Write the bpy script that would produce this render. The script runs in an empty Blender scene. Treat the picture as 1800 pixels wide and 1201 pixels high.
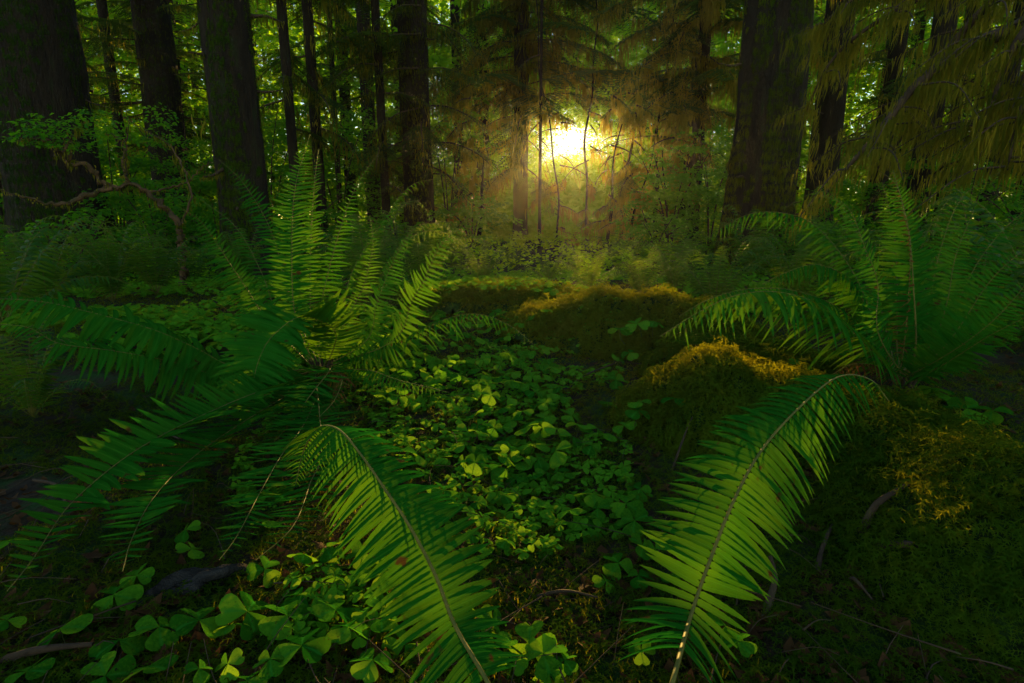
import bpy, math, random
import numpy as np
from mathutils import Vector

rnd = random.Random(7)
rng = np.random.default_rng(11)
scene = bpy.context.scene
COL = scene.collection
PI = math.pi

# ------------------------------------------------------------------ camera maths
FPX, PITCH, CAMZ = 1000.0, math.radians(12.5), 0.70
CP, SP = math.cos(PITCH), math.sin(PITCH)

def ray(px, py):
    x = (px - 900) / FPX; y = (600.5 - py) / FPX
    return np.array([x, y * SP + CP, y * CP - SP])

def at(px, py, Y):
    d = ray(px, py)
    return d * (Y / d[1]) + np.array([0, 0, CAMZ])

def proj(p):
    v = np.asarray(p, float) - np.array([0, 0, CAMZ])
    dz = v[1] * CP - v[2] * SP
    yy = v[1] * SP + v[2] * CP
    return 900 + FPX * v[0] / dz, 600.5 - FPX * yy / dz

SUND = ray(1005, 240); SUND /= np.linalg.norm(SUND)
SX, SZ = SUND[0] / SUND[1], SUND[2] / SUND[1]
def in_beam(P):
    """points in the gap of the wood through which the low sun reaches the clearing"""
    c = P[:, 0] - SX * P[:, 1]; b = P[:, 2] - SZ * P[:, 1]
    return (c > -1.35) & (c < .8) & (b > -.38) & (b < 1.0) | (c >= .8) & (c < 1.9) & (b > .15) & (b < 1.0)

# ------------------------------------------------------------------ noise, ground
def hash2(ix, iy, s=0):
    h = (ix.astype(np.int64) * 374761393 + iy.astype(np.int64) * 668265263 + s * 974711) & 0x7fffffff
    h = ((h ^ (h >> 13)) * 1274126177) & 0x7fffffff
    return ((h ^ (h >> 16)) & 0xffff) / 65535.0

def vnoise(x, y, s=0):
    x = np.asarray(x, float); y = np.asarray(y, float)
    ix = np.floor(x); iy = np.floor(y); fx = x - ix; fy = y - iy
    fx = fx * fx * (3 - 2 * fx); fy = fy * fy * (3 - 2 * fy)
    a = hash2(ix, iy, s); b = hash2(ix + 1, iy, s); c = hash2(ix, iy + 1, s); d = hash2(ix + 1, iy + 1, s)
    return (a * (1 - fx) + b * fx) * (1 - fy) + (c * (1 - fx) + d * fx) * fy

def fbm(x, y, s=0, o=4):
    v = 0; a = .5
    for k in range(o):
        v = v + a * (vnoise(x * 2 ** k, y * 2 ** k, s + k) - .5); a *= .55
    return v

def sstep(a, b, x):
    t = np.clip((x - a) / (b - a), 0, 1); return t * t * (3 - 2 * t)

def ground_h(x, y):
    x = np.asarray(x, float); y = np.asarray(y, float)
    r = np.hypot(x, y)
    h = .10 * fbm(x * 1.3, y * 1.3, 3) + .03 * fbm(x * 6, y * 6, 5)
    h = h + sstep(4, 16, r) * 1.1 * fbm(x * .13, y * .13, 9, 3)
    h = h + .10 * np.exp(-(((x + .25) / .55) ** 2 + ((y - 4.4) / .7) ** 2))        # rise behind the sorrel
    h = h + .12 * np.exp(-(((x + 2.2) / .9) ** 2 + ((y - 2.9) / .5) ** 2))
    h = h - .16 * np.exp(-(((x + 1.15) / .35) ** 2 + ((y - 2.0) / .25) ** 2))     # dark hollow on the left
    h = h + .04 * np.exp(-(((x - 1.5) / .6) ** 2 + ((y - 2.0) / .7) ** 2))
    h = h - .22 * sstep(4.5, 11, r)
    h = h - .05 * np.exp(-(((x - .1) / .3) ** 2 + ((y - 1.3) / .9) ** 2))
    return h

# hummocks: cx, cy, rx, ry, rot, height
HUMS = {
    'log':   (.66, 3.10, .86, .33, -.52, .23),
    'mid':   (.72, 1.82, .36, .33, -.15, .22),
    'right': (1.08, 1.12, .44, .38, .20, .17),
    'bank':  (1.13, 1.60, .34, .28, .3, .13),
    'slope': (1.02, 2.45, .46, .34, -.2, .13),
    'back':  (-.10, 4.15, .66, .38, .1, .08),
}

def hum_h(k, x, y):
    cx, cy, rx, ry, ro, hh = HUMS[k]
    dx = np.asarray(x, float) - cx; dy = np.asarray(y, float) - cy
    u = (dx * math.cos(ro) + dy * math.sin(ro)) / rx; v = (-dx * math.sin(ro) + dy * math.cos(ro)) / ry
    wob = 1 + 1.1 * fbm(x * 2.6 + 7, y * 2.6, 21)
    q = np.clip(1 - (u * u + v * v) * wob, 0, 1)
    b = ground_h(np.full_like(np.asarray(x, float), cx), np.full_like(np.asarray(x, float), cy))
    return np.where(q > 0, b + hh * q ** .7 * (1 + .9 * fbm(x * 4, y * 4, 31) + .5 * fbm(x * 11, y * 11, 33, 3)) - .02, -9)

def top_h(x, y):
    h = ground_h(x, y)
    for k in HUMS: h = np.maximum(h, hum_h(k, x, y))
    return h

T_MARCH = .3 * 1.012 ** np.arange(330)
def on_ground(px, py, full=True):
    d = ray(px, py)
    f = top_h if full else ground_h
    p = d[None] * T_MARCH[:, None] + np.array([0, 0, CAMZ])
    hit = np.nonzero(p[:, 2] < f(p[:, 0], p[:, 1]))[0]
    return p[hit[0]] if len(hit) else p[-1]

# ------------------------------------------------------------------ mesh accumulation
class Geo:
    def __init__(s): s.v = []; s.f4 = []; s.f3 = []; s.a = []; s.n = 0
    def add(s, v, f4=None, f3=None, a=None):
        v = np.asarray(v, float).reshape(-1, 3)
        s.v.append(v)
        if f4 is not None and len(f4): s.f4.append(np.asarray(f4, np.int64).reshape(-1, 4) + s.n)
        if f3 is not None and len(f3): s.f3.append(np.asarray(f3, np.int64).reshape(-1, 3) + s.n)
        s.a.append(np.zeros(len(v)) if a is None else np.asarray(a, float))
        s.n += len(v)
    def merge(s, g, M=None, T=None):
        v, f4, f3, a = g.arrays()
        if M is not None: v = v @ np.asarray(M).T
        if T is not None: v = v + T
        s.add(v, f4, f3, a)
    def arrays(s):
        v = np.concatenate(s.v) if s.v else np.zeros((0, 3))
        f4 = np.concatenate(s.f4) if s.f4 else np.zeros((0, 4), np.int64)
        f3 = np.concatenate(s.f3) if s.f3 else np.zeros((0, 3), np.int64)
        a = np.concatenate(s.a) if s.a else np.zeros(0)
        s.v, s.f4, s.f3, s.a = [v], [f4] if len(f4) else [], [f3] if len(f3) else [], [a]
        return v, f4, f3, a
    def mesh(s, name, mat, smooth=False):
        v, f4, f3, a = s.arrays()
        me = bpy.data.meshes.new(name)
        me.vertices.add(len(v)); me.vertices.foreach_set('co', v.astype(np.float32).ravel())
        nl = len(f4) * 4 + len(f3) * 3
        me.loops.add(nl)
        me.loops.foreach_set('vertex_index', np.concatenate([f4.ravel(), f3.ravel()]).astype(np.int32))
        npoly = len(f4) + len(f3)
        me.polygons.add(npoly)
        st = np.concatenate([np.arange(len(f4)) * 4, len(f4) * 4 + np.arange(len(f3)) * 3]).astype(np.int32)
        me.polygons.foreach_set('loop_start', st)
        at_ = me.attributes.new('tone', 'FLOAT', 'POINT'); at_.data.foreach_set('value', a.astype(np.float32))
        me.update(calc_edges=True)
        if smooth: me.polygons.foreach_set('use_smooth', np.ones(npoly, bool))
        if mat: me.materials.append(mat)
        return me

def obj(name, geo, mat, parent=None, smooth=False):
    me = geo if isinstance(geo, bpy.types.Mesh) else geo.mesh(name, mat, smooth)
    o = bpy.data.objects.new(name, me); COL.objects.link(o)
    if parent is not None: o.parent = parent
    return o

def tag(o, label=None, cat=None, group=None, kind=None):
    if label: o['label'] = label
    if cat: o['category'] = cat
    if group: o['group'] = group
    if kind: o['kind'] = kind
    return o

def thing(name, label, cat, group=None, loc=(0, 0, 0), rz=0, sc=1):
    o = bpy.data.objects.new(name, None); COL.objects.link(o)
    o.location = loc; o.rotation_euler = (0, 0, rz); o.scale = (sc,) * 3
    return tag(o, label, cat, group)

def norm(v): v = np.asarray(v, float); return v / max(1e-9, np.linalg.norm(v))

def spline(pts, n):
    P = np.asarray(pts, float)
    if len(P) < 3: return P[0] + (P[-1] - P[0]) * np.linspace(0, 1, n)[:, None]
    Q = np.vstack([2 * P[0] - P[1], P, 2 * P[-1] - P[-2]])
    out = []
    for i in range(len(P) - 1):
        a, b, c, d = Q[i:i + 4]; t = np.linspace(0, 1, 24, endpoint=False)[:, None]
        out.append(.5 * (2 * b + (c - a) * t + (2 * a - 5 * b + 4 * c - d) * t * t + (3 * b - a - 3 * c + d) * t ** 3))
    out = np.vstack(out + [P[-1:]])
    s = np.concatenate([[0], np.cumsum(np.linalg.norm(np.diff(out, axis=0), axis=1))])
    u = np.linspace(0, s[-1], n)
    return np.stack([np.interp(u, s, out[:, k]) for k in range(3)], 1)

def tube(geo, pts, r0, r1, sides=6, rough=0, tone=0, power=1.0, seed=0):
    P = np.asarray(pts, float); n = len(P)
    T = np.gradient(P, axis=0); T /= np.linalg.norm(T, axis=1)[:, None] + 1e-9
    ref = np.array([0, 0, 1.]) if abs(T[:, 2]).mean() < .8 else np.array([0, 1., 0])
    S = np.cross(T, ref); S /= np.linalg.norm(S, axis=1)[:, None] + 1e-9
    N = np.cross(S, T)
    u = np.linspace(0, 1, n); R = r0 + (r1 - r0) * u ** power
    an = np.arange(sides) * 2 * PI / sides
    rr = R[:, None] * np.ones(sides)
    if rough: rr = rr * (1 + rough * 2 * fbm(np.cos(an)[None] * 1.5 + np.arange(n)[:, None] * .35 + seed, np.sin(an)[None] * 1.5 + seed, 40, 3))
    V = P[:, None, :] + rr[..., None] * (np.cos(an)[None, :, None] * S[:, None] + np.sin(an)[None, :, None] * N[:, None])
    i, j = np.meshgrid(np.arange(n - 1), np.arange(sides), indexing='ij'); j2 = (j + 1) % sides
    F = np.stack([i * sides + j, i * sides + j2, (i + 1) * sides + j2, (i + 1) * sides + j], -1).reshape(-1, 4)
    geo.add(V.reshape(-1, 3), F, a=np.full(n * sides, tone))

# ------------------------------------------------------------------ materials
def new_mat(name):
    m = bpy.data.materials.new(name); m.use_nodes = True
    nt = m.node_tree; nt.nodes.clear()
    return m, nt, nt.nodes, nt.links

def leaf_mat(name, c1, c2, t1, t2, trans=.4, rough=.45, spec=.15, scale=14, vein=None, bump=0, spots=None, rv=.4):
    """two-sided leaf: c1..c2 reflect, t1..t2 transmit, mixed by noise and by the object"""
    m, nt, N, L = new_mat(name)
    out = N.new('ShaderNodeOutputMaterial'); mix = N.new('ShaderNodeMixShader'); mix.inputs[0].default_value = trans
    pb = N.new('ShaderNodeBsdfPrincipled'); tr = N.new('ShaderNodeBsdfTranslucent')
    pb.inputs['Roughness'].default_value = rough; pb.inputs['Specular IOR Level'].default_value = spec
    tc = N.new('ShaderNodeTexCoord'); nz = N.new('ShaderNodeTexNoise'); nz.inputs['Scale'].default_value = scale; nz.inputs['Detail'].default_value = 3
    oi = N.new('ShaderNodeObjectInfo'); att = N.new('ShaderNodeAttribute'); att.attribute_name = 'tone'
    L.new(tc.outputs['Object'], nz.inputs['Vector'])
    ma = N.new('ShaderNodeMath'); ma.operation = 'MULTIPLY_ADD'; ma.inputs[1].default_value = rv; ma.inputs[2].default_value = -rv / 2
    L.new(oi.outputs['Random'], ma.inputs[0])
    mb = N.new('ShaderNodeMath'); mb.operation = 'ADD'; L.new(nz.outputs['Fac'], mb.inputs[0]); L.new(ma.outputs[0], mb.inputs[1])
    mr = N.new('ShaderNodeMapRange'); mr.inputs['From Min'].default_value = .25; mr.inputs['From Max'].default_value = .75
    L.new(mb.outputs[0], mr.inputs['Value'])
    def cmix(a, b):
        x = N.new('ShaderNodeMix'); x.data_type = 'RGBA'; x.inputs[6].default_value = (*a, 1); x.inputs[7].default_value = (*b, 1)
        L.new(mr.outputs[0], x.inputs[0]); return x.outputs[2]
    ca = cmix(c1, c2); cb = cmix(t1, t2)
    if vein:
        rp = N.new('ShaderNodeMapRange'); rp.inputs['From Min'].default_value = .82; rp.inputs['From Max'].default_value = 1.0
        L.new(att.outputs['Fac'], rp.inputs['Value'])
        x = N.new('ShaderNodeMix'); x.data_type = 'RGBA'; L.new(rp.outputs[0], x.inputs[0]); L.new(ca, x.inputs[6]); x.inputs[7].default_value = (*vein, 1)
        ca = x.outputs[2]
    if spots:
        n3 = N.new('ShaderNodeTexNoise'); n3.inputs['Scale'].default_value = spots; n3.inputs['Detail'].default_value = 4; L.new(tc.outputs['Object'], n3.inputs['Vector'])
        r3 = N.new('ShaderNodeMapRange'); r3.inputs['From Min'].default_value = .66; r3.inputs['From Max'].default_value = .72; L.new(n3.outputs['Fac'], r3.inputs['Value'])
        for src in ('a', 'b'):
            x = N.new('ShaderNodeMix'); x.data_type = 'RGBA'; L.new(r3.outputs[0], x.inputs[0]); L.new(ca if src == 'a' else cb, x.inputs[6]); x.inputs[7].default_value = (.07, .035, .01, 1)
            if src == 'a': ca = x.outputs[2]
            else: cb = x.outputs[2]
    L.new(ca, pb.inputs['Base Color']); L.new(cb, tr.inputs['Color'])
    if bump:
        bp = N.new('ShaderNodeBump'); bp.inputs['Strength'].default_value = bump; bp.inputs['Distance'].default_value = .004
        n2 = N.new('ShaderNodeTexNoise'); n2.inputs['Scale'].default_value = 160; L.new(tc.outputs['Object'], n2.inputs['Vector'])
        L.new(n2.outputs['Fac'], bp.inputs['Height']); L.new(bp.outputs[0], pb.inputs['Normal'])
    L.new(pb.outputs[0], mix.inputs[1]); L.new(tr.outputs[0], mix.inputs[2]); L.new(mix.outputs[0], out.inputs['Surface'])
    return m

def rough_mat(name, cols, scale, bump=.6, bscale=30, stretch=(1, 1, 1), rough=.9, dist=.02):
    m, nt, N, L = new_mat(name)
    out = N.new('ShaderNodeOutputMaterial'); pb = N.new('ShaderNodeBsdfPrincipled'); pb.inputs['Roughness'].default_value = rough
    pb.inputs['Specular IOR Level'].default_value = .2
    tc = N.new('ShaderNodeTexCoord'); mp = N.new('ShaderNodeMapping'); mp.inputs['Scale'].default_value = stretch
    L.new(tc.outputs['Object'], mp.inputs['Vector'])
    nz = N.new('ShaderNodeTexNoise'); nz.inputs['Scale'].default_value = scale; nz.inputs['Detail'].default_value = 6; nz.inputs['Roughness'].default_value = .65
    L.new(mp.outputs[0], nz.inputs['Vector'])
    cr = N.new('ShaderNodeValToRGB'); els = cr.color_ramp.elements
    while len(els) < len(cols): els.new(.5)
    for e, (p, c) in zip(els, cols): e.position = p; e.color = (*c, 1)
    L.new(nz.outputs['Fac'], cr.inputs[0]); L.new(cr.outputs[0], pb.inputs['Base Color'])
    n2 = N.new('ShaderNodeTexNoise'); n2.inputs['Scale'].default_value = bscale; n2.inputs['Detail'].default_value = 5; L.new(mp.outputs[0], n2.inputs['Vector'])
    bp = N.new('ShaderNodeBump'); bp.inputs['Strength'].default_value = bump; bp.inputs['Distance'].default_value = dist
    L.new(n2.outputs['Fac'], bp.inputs['Height']); L.new(bp.outputs[0], pb.inputs['Normal'])
    L.new(pb.outputs[0], out.inputs['Surface'])
    return m

M = {}
M['fern'] = leaf_mat('fern_leaf', (.006, .085, .006), (.014, .13, .008), (.065, .22, .004), (.18, .34, .006), .23, .7, .0, 9, vein=(.03, .16, .012), bump=.15, spots=26)
M['fern_far'] = leaf_mat('fern_leaf_far', (.006, .075, .006), (.02, .11, .008), (.14, .26, .008), (.26, .34, .010), .45, .55, .15, 3)
M['rachis'] = rough_mat('fern_stalk', [(.3, (.06, .085, .012)), (.7, (.20, .16, .025))], 30, .2, 200, rough=.6, dist=.001)
M['sorrel'] = leaf_mat('sorrel_leaf', (.012, .105, .006), (.08, .27, .012), (.12, .36, .012), (.28, .46, .015), .38, .85, .0, 8, vein=(.03, .22, .02), spots=9, rv=.7)
M['stem'] = leaf_mat('sorrel_stem', (.06, .07, .015), (.09, .08, .02), (.15, .2, .03), (.2, .2, .03), .3)
M['moss'] = leaf_mat('moss', (.016, .07, .005), (.05, .11, .006), (.24, .30, .008), (.42, .36, .010), .5, .9, .0, 5)
M['hang'] = leaf_mat('hanging_moss', (.010, .036, .004), (.022, .055, .006), (.40, .40, .03), (.72, .55, .04), .52, .9, .0, 3)
M['needle'] = leaf_mat('conifer_needles', (.008, .032, .008), (.014, .055, .01), (.10, .18, .012), (.16, .22, .015), .45, .6, .08, 2)
M['maple'] = leaf_mat('maple_leaf', (.018, .12, .008), (.045, .18, .01), (.16, .52, .008), (.31, .58, .01), .5, .6, .08, 1.2)
M['far_leaf'] = leaf_mat('far_maple_leaf', (.03, .14, .006), (.07, .20, .010), (.26, .70, .010), (.46, .74, .012), .62, .7, .0, .8)
M['litter'] = leaf_mat('leaf_litter', (.05, .022, .008), (.10, .05, .015), (.12, .05, .01), (.2, .09, .02), .2, .8, .1, 20)
M['bark'] = rough_mat('bark', [(.3, (.008, .006, .004)), (.55, (.022, .016, .009)), (.72, (.018, .03, .007))], 5, 1, 18, (2.5, 2.5, .5), .95, .05)
M['twig'] = rough_mat('twig_bark', [(.35, (.03, .02, .012)), (.6, (.07, .045, .025)), (.75, (.05, .07, .015))], 14, .6, 60, rough=.9, dist=.004)
M['maple_bark'] = rough_mat('maple_bark', [(.3, (.03, .035, .008)), (.5, (.085, .05, .022)), (.75, (.16, .095, .04))], 12, 1, 50, rough=.8, dist=.006)
M['soil'] = rough_mat('forest_soil', [(.3, (.012, .008, .005)), (.46, (.03, .02, .010)), (.56, (.016, .04, .006)), (.8, (.016, .07, .006))], 7, .8, 40, rough=1, dist=.02)
M['mossbed'] = rough_mat('moss_bed', [(.3, (.010, .018, .003)), (.5, (.02, .05, .005)), (.8, (.04, .085, .006))], 12, .9, 60, rough=1, dist=.02)
M['rock'] = rough_mat('grey_wood', [(.3, (.012, .010, .008)), (.55, (.04, .036, .03)), (.75, (.08, .075, .065))], 14, 1, 60, (1, 5, 2), .95, .012)

# ------------------------------------------------------------------ ground
def build_ground():
    nt, nr = 420, 260
    r = .03 * (58 / .03) ** (np.linspace(0, 1, nr)); r = np.concatenate([[0.012], r])
    th = np.linspace(0, 2 * PI, nt, endpoint=False)
    R, Tt = np.meshgrid(r, th, indexing='ij')
    X = R * np.sin(Tt); Y = R * np.cos(Tt)
    Z = ground_h(X, Y) + .012 * fbm(X * 18, Y * 18, 77, 3)
    V = np.stack([X, Y, Z], -1).reshape(-1, 3)
    n = len(r)
    i, j = np.meshgrid(np.arange(n - 1), np.arange(nt), indexing='ij'); j2 = (j + 1) % nt
    F = np.stack([i * nt + j, i * nt + j2, (i + 1) * nt + j2, (i + 1) * nt + j], -1).reshape(-1, 4)[:, ::-1]
    g = Geo(); g.add(V, F)
    tag(obj('ground', g, M['soil'], None, True), 'dark forest floor of soil and low moss', kind='structure')
build_ground()

# ------------------------------------------------------------------ fern fronds
def frond_geo(pts, plen, pairs, roll=0., droop=.25, tp=2.6, seg=6, stipe=.12, serr=0, wid=.135, fold=.18, seed=0, tipw=0.0, side=None, ang=.08, lift=-.05, rad=.0024, jit=1.0):
    """pts: 3-D polyline base -> tip. Returns (pinnae Geo, rachis Geo)."""
    rg = np.random.default_rng(seed + 100)
    C = spline(pts, 90)
    T = np.gradient(C, axis=0); T /= np.linalg.norm(T, axis=1)[:, None]
    if side is None:
        hd = C[-1] - C[0]; hd[2] = 0
        if np.linalg.norm(hd) < .05: hd = np.array([0, -1., 0])
        side = np.cross(norm(hd), [0, 0, 1.])
    side = norm(side)
    g = Geo(); r = Geo()
    tube(r, C, rad, rad * .3, 5)
    v = np.linspace(0, 1, seg + 1)
    prof = np.interp(v, [0, .08, .2, .5, .75, .9, 1], [.55, .95, 1., .86, .6, .3, .0])
    if serr:
        prof = prof * (1 + serr * (np.arange(seg + 1) % 2 - .5) * (v < .97))
    us = (np.arange(pairs) + .5) / pairs
    for k, u in enumerate(us):
        t = stipe + (1 - stipe) * u
        x = t * 89; i = min(88, int(x)); f = x - i
        c0 = C[i] * (1 - f) + C[i + 1] * f; tt = norm(T[i] * (1 - f) + T[i + 1] * f)
        s0 = norm(side - tt * np.dot(side, tt)); n0 = np.cross(s0, tt)
        if roll:
            ro = roll if not callable(roll) else roll(t)
            s1 = s0 * math.cos(ro) + n0 * math.sin(ro); n0 = -s0 * math.sin(ro) + n0 * math.cos(ro); s0 = s1
        lp = plen * min(1, .62 + 1.5 * u) * max(.05, (1 - u ** tp)) ** .85
        for sg in (-1, 1):
            Lp = lp * (1 + .10 * jit * rg.normal()); a = ang + .28 * u + .07 * jit * rg.normal()
            up = lift + .14 * jit * rg.normal()
            D = norm(sg * s0 * math.cos(a) + tt * math.sin(a) + n0 * up)
            W = norm(tt - D * np.dot(tt, D)); Nn = np.cross(D, W) * (1 if np.dot(np.cross(D, W), n0) > 0 else -1)
            tw = .22 * jit * rg.normal(); W2 = W * math.cos(tw) + Nn * math.sin(tw); N2 = -W * math.sin(tw) + Nn * math.cos(tw)
            dr = droop * (1 + .4 * jit * rg.normal())
            cl = c0 + D * (Lp * v)[:, None] - n0 * (dr * Lp * .5 * v ** 2)[:, None] - np.array([0, 0, 1.]) * (dr * Lp * .5 * v ** 2)[:, None] + tt * (.13 * Lp * v ** 2)[:, None]
            hw = Lp * wid * .5 * prof
            wv = hw[:, None] * W2; up_ = (hw * fold)[:, None] * N2
            e1 = cl + wv * 1.15 + up_; e2 = cl - wv * .9 + up_
            V = np.stack([e1, cl, e2], 1).reshape(-1, 3)
            q = np.arange(seg) * 3
            F = np.concatenate([np.stack([q, q + 1, q + 4, q + 3], 1), np.stack([q + 1, q + 2, q + 5, q + 4], 1)])
            g.add(V, F, a=np.tile([0, 1, 0], seg + 1))
    return g, r

def add_frond(parent, pts, plen, pairs, label=None, mat='fern', **kw):
    base = np.array(parent.location)
    P = [np.asarray(p) - base for p in pts]
    g, r = frond_geo(P, plen, pairs, **kw)
    o = obj('frond', g, M[mat], parent, False)
    obj('stalk', r, M['rachis'], o, True)
    if label: o['label'] = label
    return o

def above(px, py, Y):
    """the point at depth Y, pulled nearer where the ground would bury it"""
    p = at(px, py, Y)
    if py > 620 and p[2] < float(top_h(p[:1], p[1:2])[0]) + .11:
        q = on_ground(px, py); k = 1 - .13 / max(.1, CAMZ - q[2])
        p = (q - [0, 0, CAMZ]) * k + [0, 0, CAMZ]
    return p

def px_fern(root_px, root_Y, label, group, fronds):
    d = at(root_px[0], root_px[1], root_Y)
    z = float(top_h(np.array([d[0]]), np.array([d[1]]))[0])
    base = np.array([d[0], d[1], z])
    o = thing('sword_fern', label, 'fern', group, base)
    cg = Geo()
    for i in range(9):
        a = i * 2.4; tube(cg, spline([base * 0 + [0, 0, -.03], [.03 * math.cos(a), .03 * math.sin(a), .03], [.05 * math.cos(a), .05 * math.sin(a), .08]], 5), .012, .004, 5)
    obj('crown', cg, M['twig'], o)
    for i, (pp, kw) in enumerate(fronds):
        kw = dict(kw); pts = [above(*p) for p in pp]
        if kw.pop('from_base', True): pts = [base + [rnd.uniform(-.03, .03), rnd.uniform(-.03, .03), .03]] + pts
        pl = kw.pop('plen', .085); pr = kw.pop('pairs', 46)
        add_frond(o, pts, pl, pr, seed=i * 13 + int(root_px[0]), **kw)
    return o

M['dead'] = leaf_mat('dead_frond', (.07, .03, .01), (.14, .065, .02), (.2, .08, .02), (.3, .13, .03), .25, .9, 0, 20)
G_F = 'sword ferns in the forest undergrowth'
# big fern left of the clover
px_fern((565, 640), 2.35, 'big sword fern with tall sunlit fronds spreading wide, left of the clover patch', G_F, [
    ([(520, 560, 2.30), (513, 440, 2.34), (519, 330, 2.42), (545, 236, 2.52)], dict(plen=.108, pairs=62, seg=7, droop=.2, lift=.0, side=(1, .1, 0), stipe=.2)),
    ([(547, 560, 2.45), (546, 440, 2.52), (552, 330, 2.6), (560, 262, 2.66)], dict(plen=.085, pairs=56, droop=.3, side=(1, -.5, 0), stipe=.2)),
    ([(515, 540, 2.5), (478, 410, 2.55), (430, 325, 2.55), (384, 280, 2.5)], dict(plen=.10, pairs=58, droop=.5, side=(.85, .45, .1))),
    ([(472, 565, 2.2), (433, 507, 2.15), (395, 450, 2.1), (355, 392, 2.05), (318, 366, 2.0)], dict(plen=.09, pairs=58, droop=.6, side=(.75, .6, 0), roll=-.2)),
    ([(597, 560, 2.4), (620, 477, 2.42), (667, 400, 2.45), (718, 330, 2.5), (770, 313, 2.5)], dict(plen=.085, pairs=54, droop=.5, side=(.5, -.8, .1), roll=.3)),
    ([(643, 600, 2.35), (663, 533, 2.35), (693, 457, 2.35), (727, 400, 2.35)], dict(plen=.095, pairs=46, droop=.4, side=(.8, -.55, 0))),
    ([(690, 600, 2.25), (723, 533, 2.2), (748, 487, 2.15), (775, 432, 2.15), (808, 402, 2.15), (820, 428, 2.12)], dict(plen=.105, pairs=52, droop=.35, side=(.8, -.5, .25))),
    ([(700, 600, 2.3), (740, 580, 2.2), (800, 556, 2.15), (850, 554, 2.1), (900, 575, 2.05), (938, 606, 2.0)], dict(plen=.085, pairs=48, droop=.7, roll=.25)),
    ([(590, 585, 2.25), (533, 557, 2.1), (483, 587, 1.98), (456, 630, 1.88), (442, 690, 1.8), (432, 752, 1.74)], dict(plen=.165, pairs=66, seg=10, serr=.12, droop=.3, lift=-.2, wid=.16, tp=4, side=(1, .35, .0), stipe=.06)),
    ([(480, 680, 1.85), (390, 715, 1.5), (250, 785, 1.2), (130, 880, 1.02), (60, 980, .91), (12, 1040, .87)], dict(plen=.105, tp=5, pairs=64, seg=10, serr=.12, droop=.45, lift=-.45, wid=.25, roll=.25, side=(1, .3, 0))),
    ([(480, 710, 1.8), (400, 760, 1.45), (330, 812, 1.27), (270, 875, 1.15), (233, 945, 1.05), (215, 1005, .99)], dict(plen=.11, tp=5, pairs=60, seg=10, serr=.12, droop=.35, lift=-.25, wid=.21, side=(1, .2, 0))),
    ([(540, 735, 1.85), (495, 800, 1.5), (455, 870, 1.3), (418, 940, 1.16), (385, 985, 1.09)], dict(plen=.1, tp=5, pairs=72, seg=8, droop=.4, side=(1, .1, 0))),
    ([(565, 780, 1.75), (545, 850, 1.45), (515, 925, 1.25), (450, 985, 1.12)], dict(plen=.1, tp=5, pairs=66, droop=.45, side=(1, 0, 0))),
    ([(430, 650, 2.1), (340, 610, 2.0), (270, 580, 1.9), (170, 552, 1.82), (70, 530, 1.75), (-40, 524, 1.7)], dict(plen=.125, pairs=70, seg=8, tp=4, droop=.5, wid=.19, roll=.55)),
    ([(440, 672, 2.1), (300, 636, 1.9), (200, 617, 1.75), (105, 604, 1.65), (50, 576, 1.62), (-10, 570, 1.6)], dict(plen=.115, pairs=72, tp=4, droop=.5, wid=.16, roll=.5)),
    ([(580, 650, 2.2), (547, 693, 2.0), (510, 745, 1.85), (470, 790, 1.75)], dict(plen=.11, pairs=40, droop=.3, side=(1, .4, 0))),
    ([(610, 560, 2.5), (640, 500, 2.6), (655, 430, 2.7), (650, 380, 2.75)], dict(plen=.08, pairs=44, droop=.3, side=(1, -.4, 0))),
    ([(640, 650, 2.2), (700, 668, 2.1), (790, 690, 1.95)], dict(plen=.07, pairs=44, droop=.8, label='small low frond over the clover')),
    ([(600, 660, 2.15), (590, 700, 2.0), (560, 735, 1.9)], dict(plen=.055, pairs=34, droop=1.1, mat='dead', label='withered brown frond')),
    ([(495, 570, 2.45), (460, 480, 2.55), (415, 400, 2.7), (352, 350, 2.75)], dict(plen=.075, pairs=44, droop=.5, side=(.5, .8, .1))),
    ([(560, 560, 2.5), (590, 430, 2.65), (625, 330, 2.75), (665, 270, 2.8)], dict(plen=.085, pairs=50, droop=.35, side=(.9, -.4, 0))),
])
# two near fronds rising from below the frame
px_fern((880, 1300), .62, 'fern frond arching up in front with yellow sunlit right side, left of centre', 'near fern fronds', [
    ([(860, 1205, .66), (800, 1100, .70), (765, 1010, .74), (720, 925, .78), (680, 865, .82), (635, 800, .87), (595, 755, .92), (560, 752, .97), (535, 790, 1.0), (520, 850, 1.01)],
     dict(plen=.115, pairs=78, seg=14, serr=.10, jit=.5, droop=.45, lift=-.42, ang=-.04, stipe=.14, wid=.112, side=(1, .12, .05), rad=.0036)),
])
px_fern((1165, 1320), .62, 'single large fern frond with bright stalk leaning right, in front of mossy hump', 'near fern fronds', [
    ([(1180, 1205, .70), (1215, 1080, .76), (1250, 980, .80), (1290, 880, .86), (1340, 790, .92), (1410, 712, .99), (1475, 662, 1.05), (1530, 668, 1.1), (1562, 705, 1.12)],
     dict(plen=.13, pairs=70, seg=14, serr=.10, jit=.5, droop=.45, lift=-.42, ang=-.02, stipe=.18, wid=.108, side=(.95, -.3, -.25), rad=.0038)),
])
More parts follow.
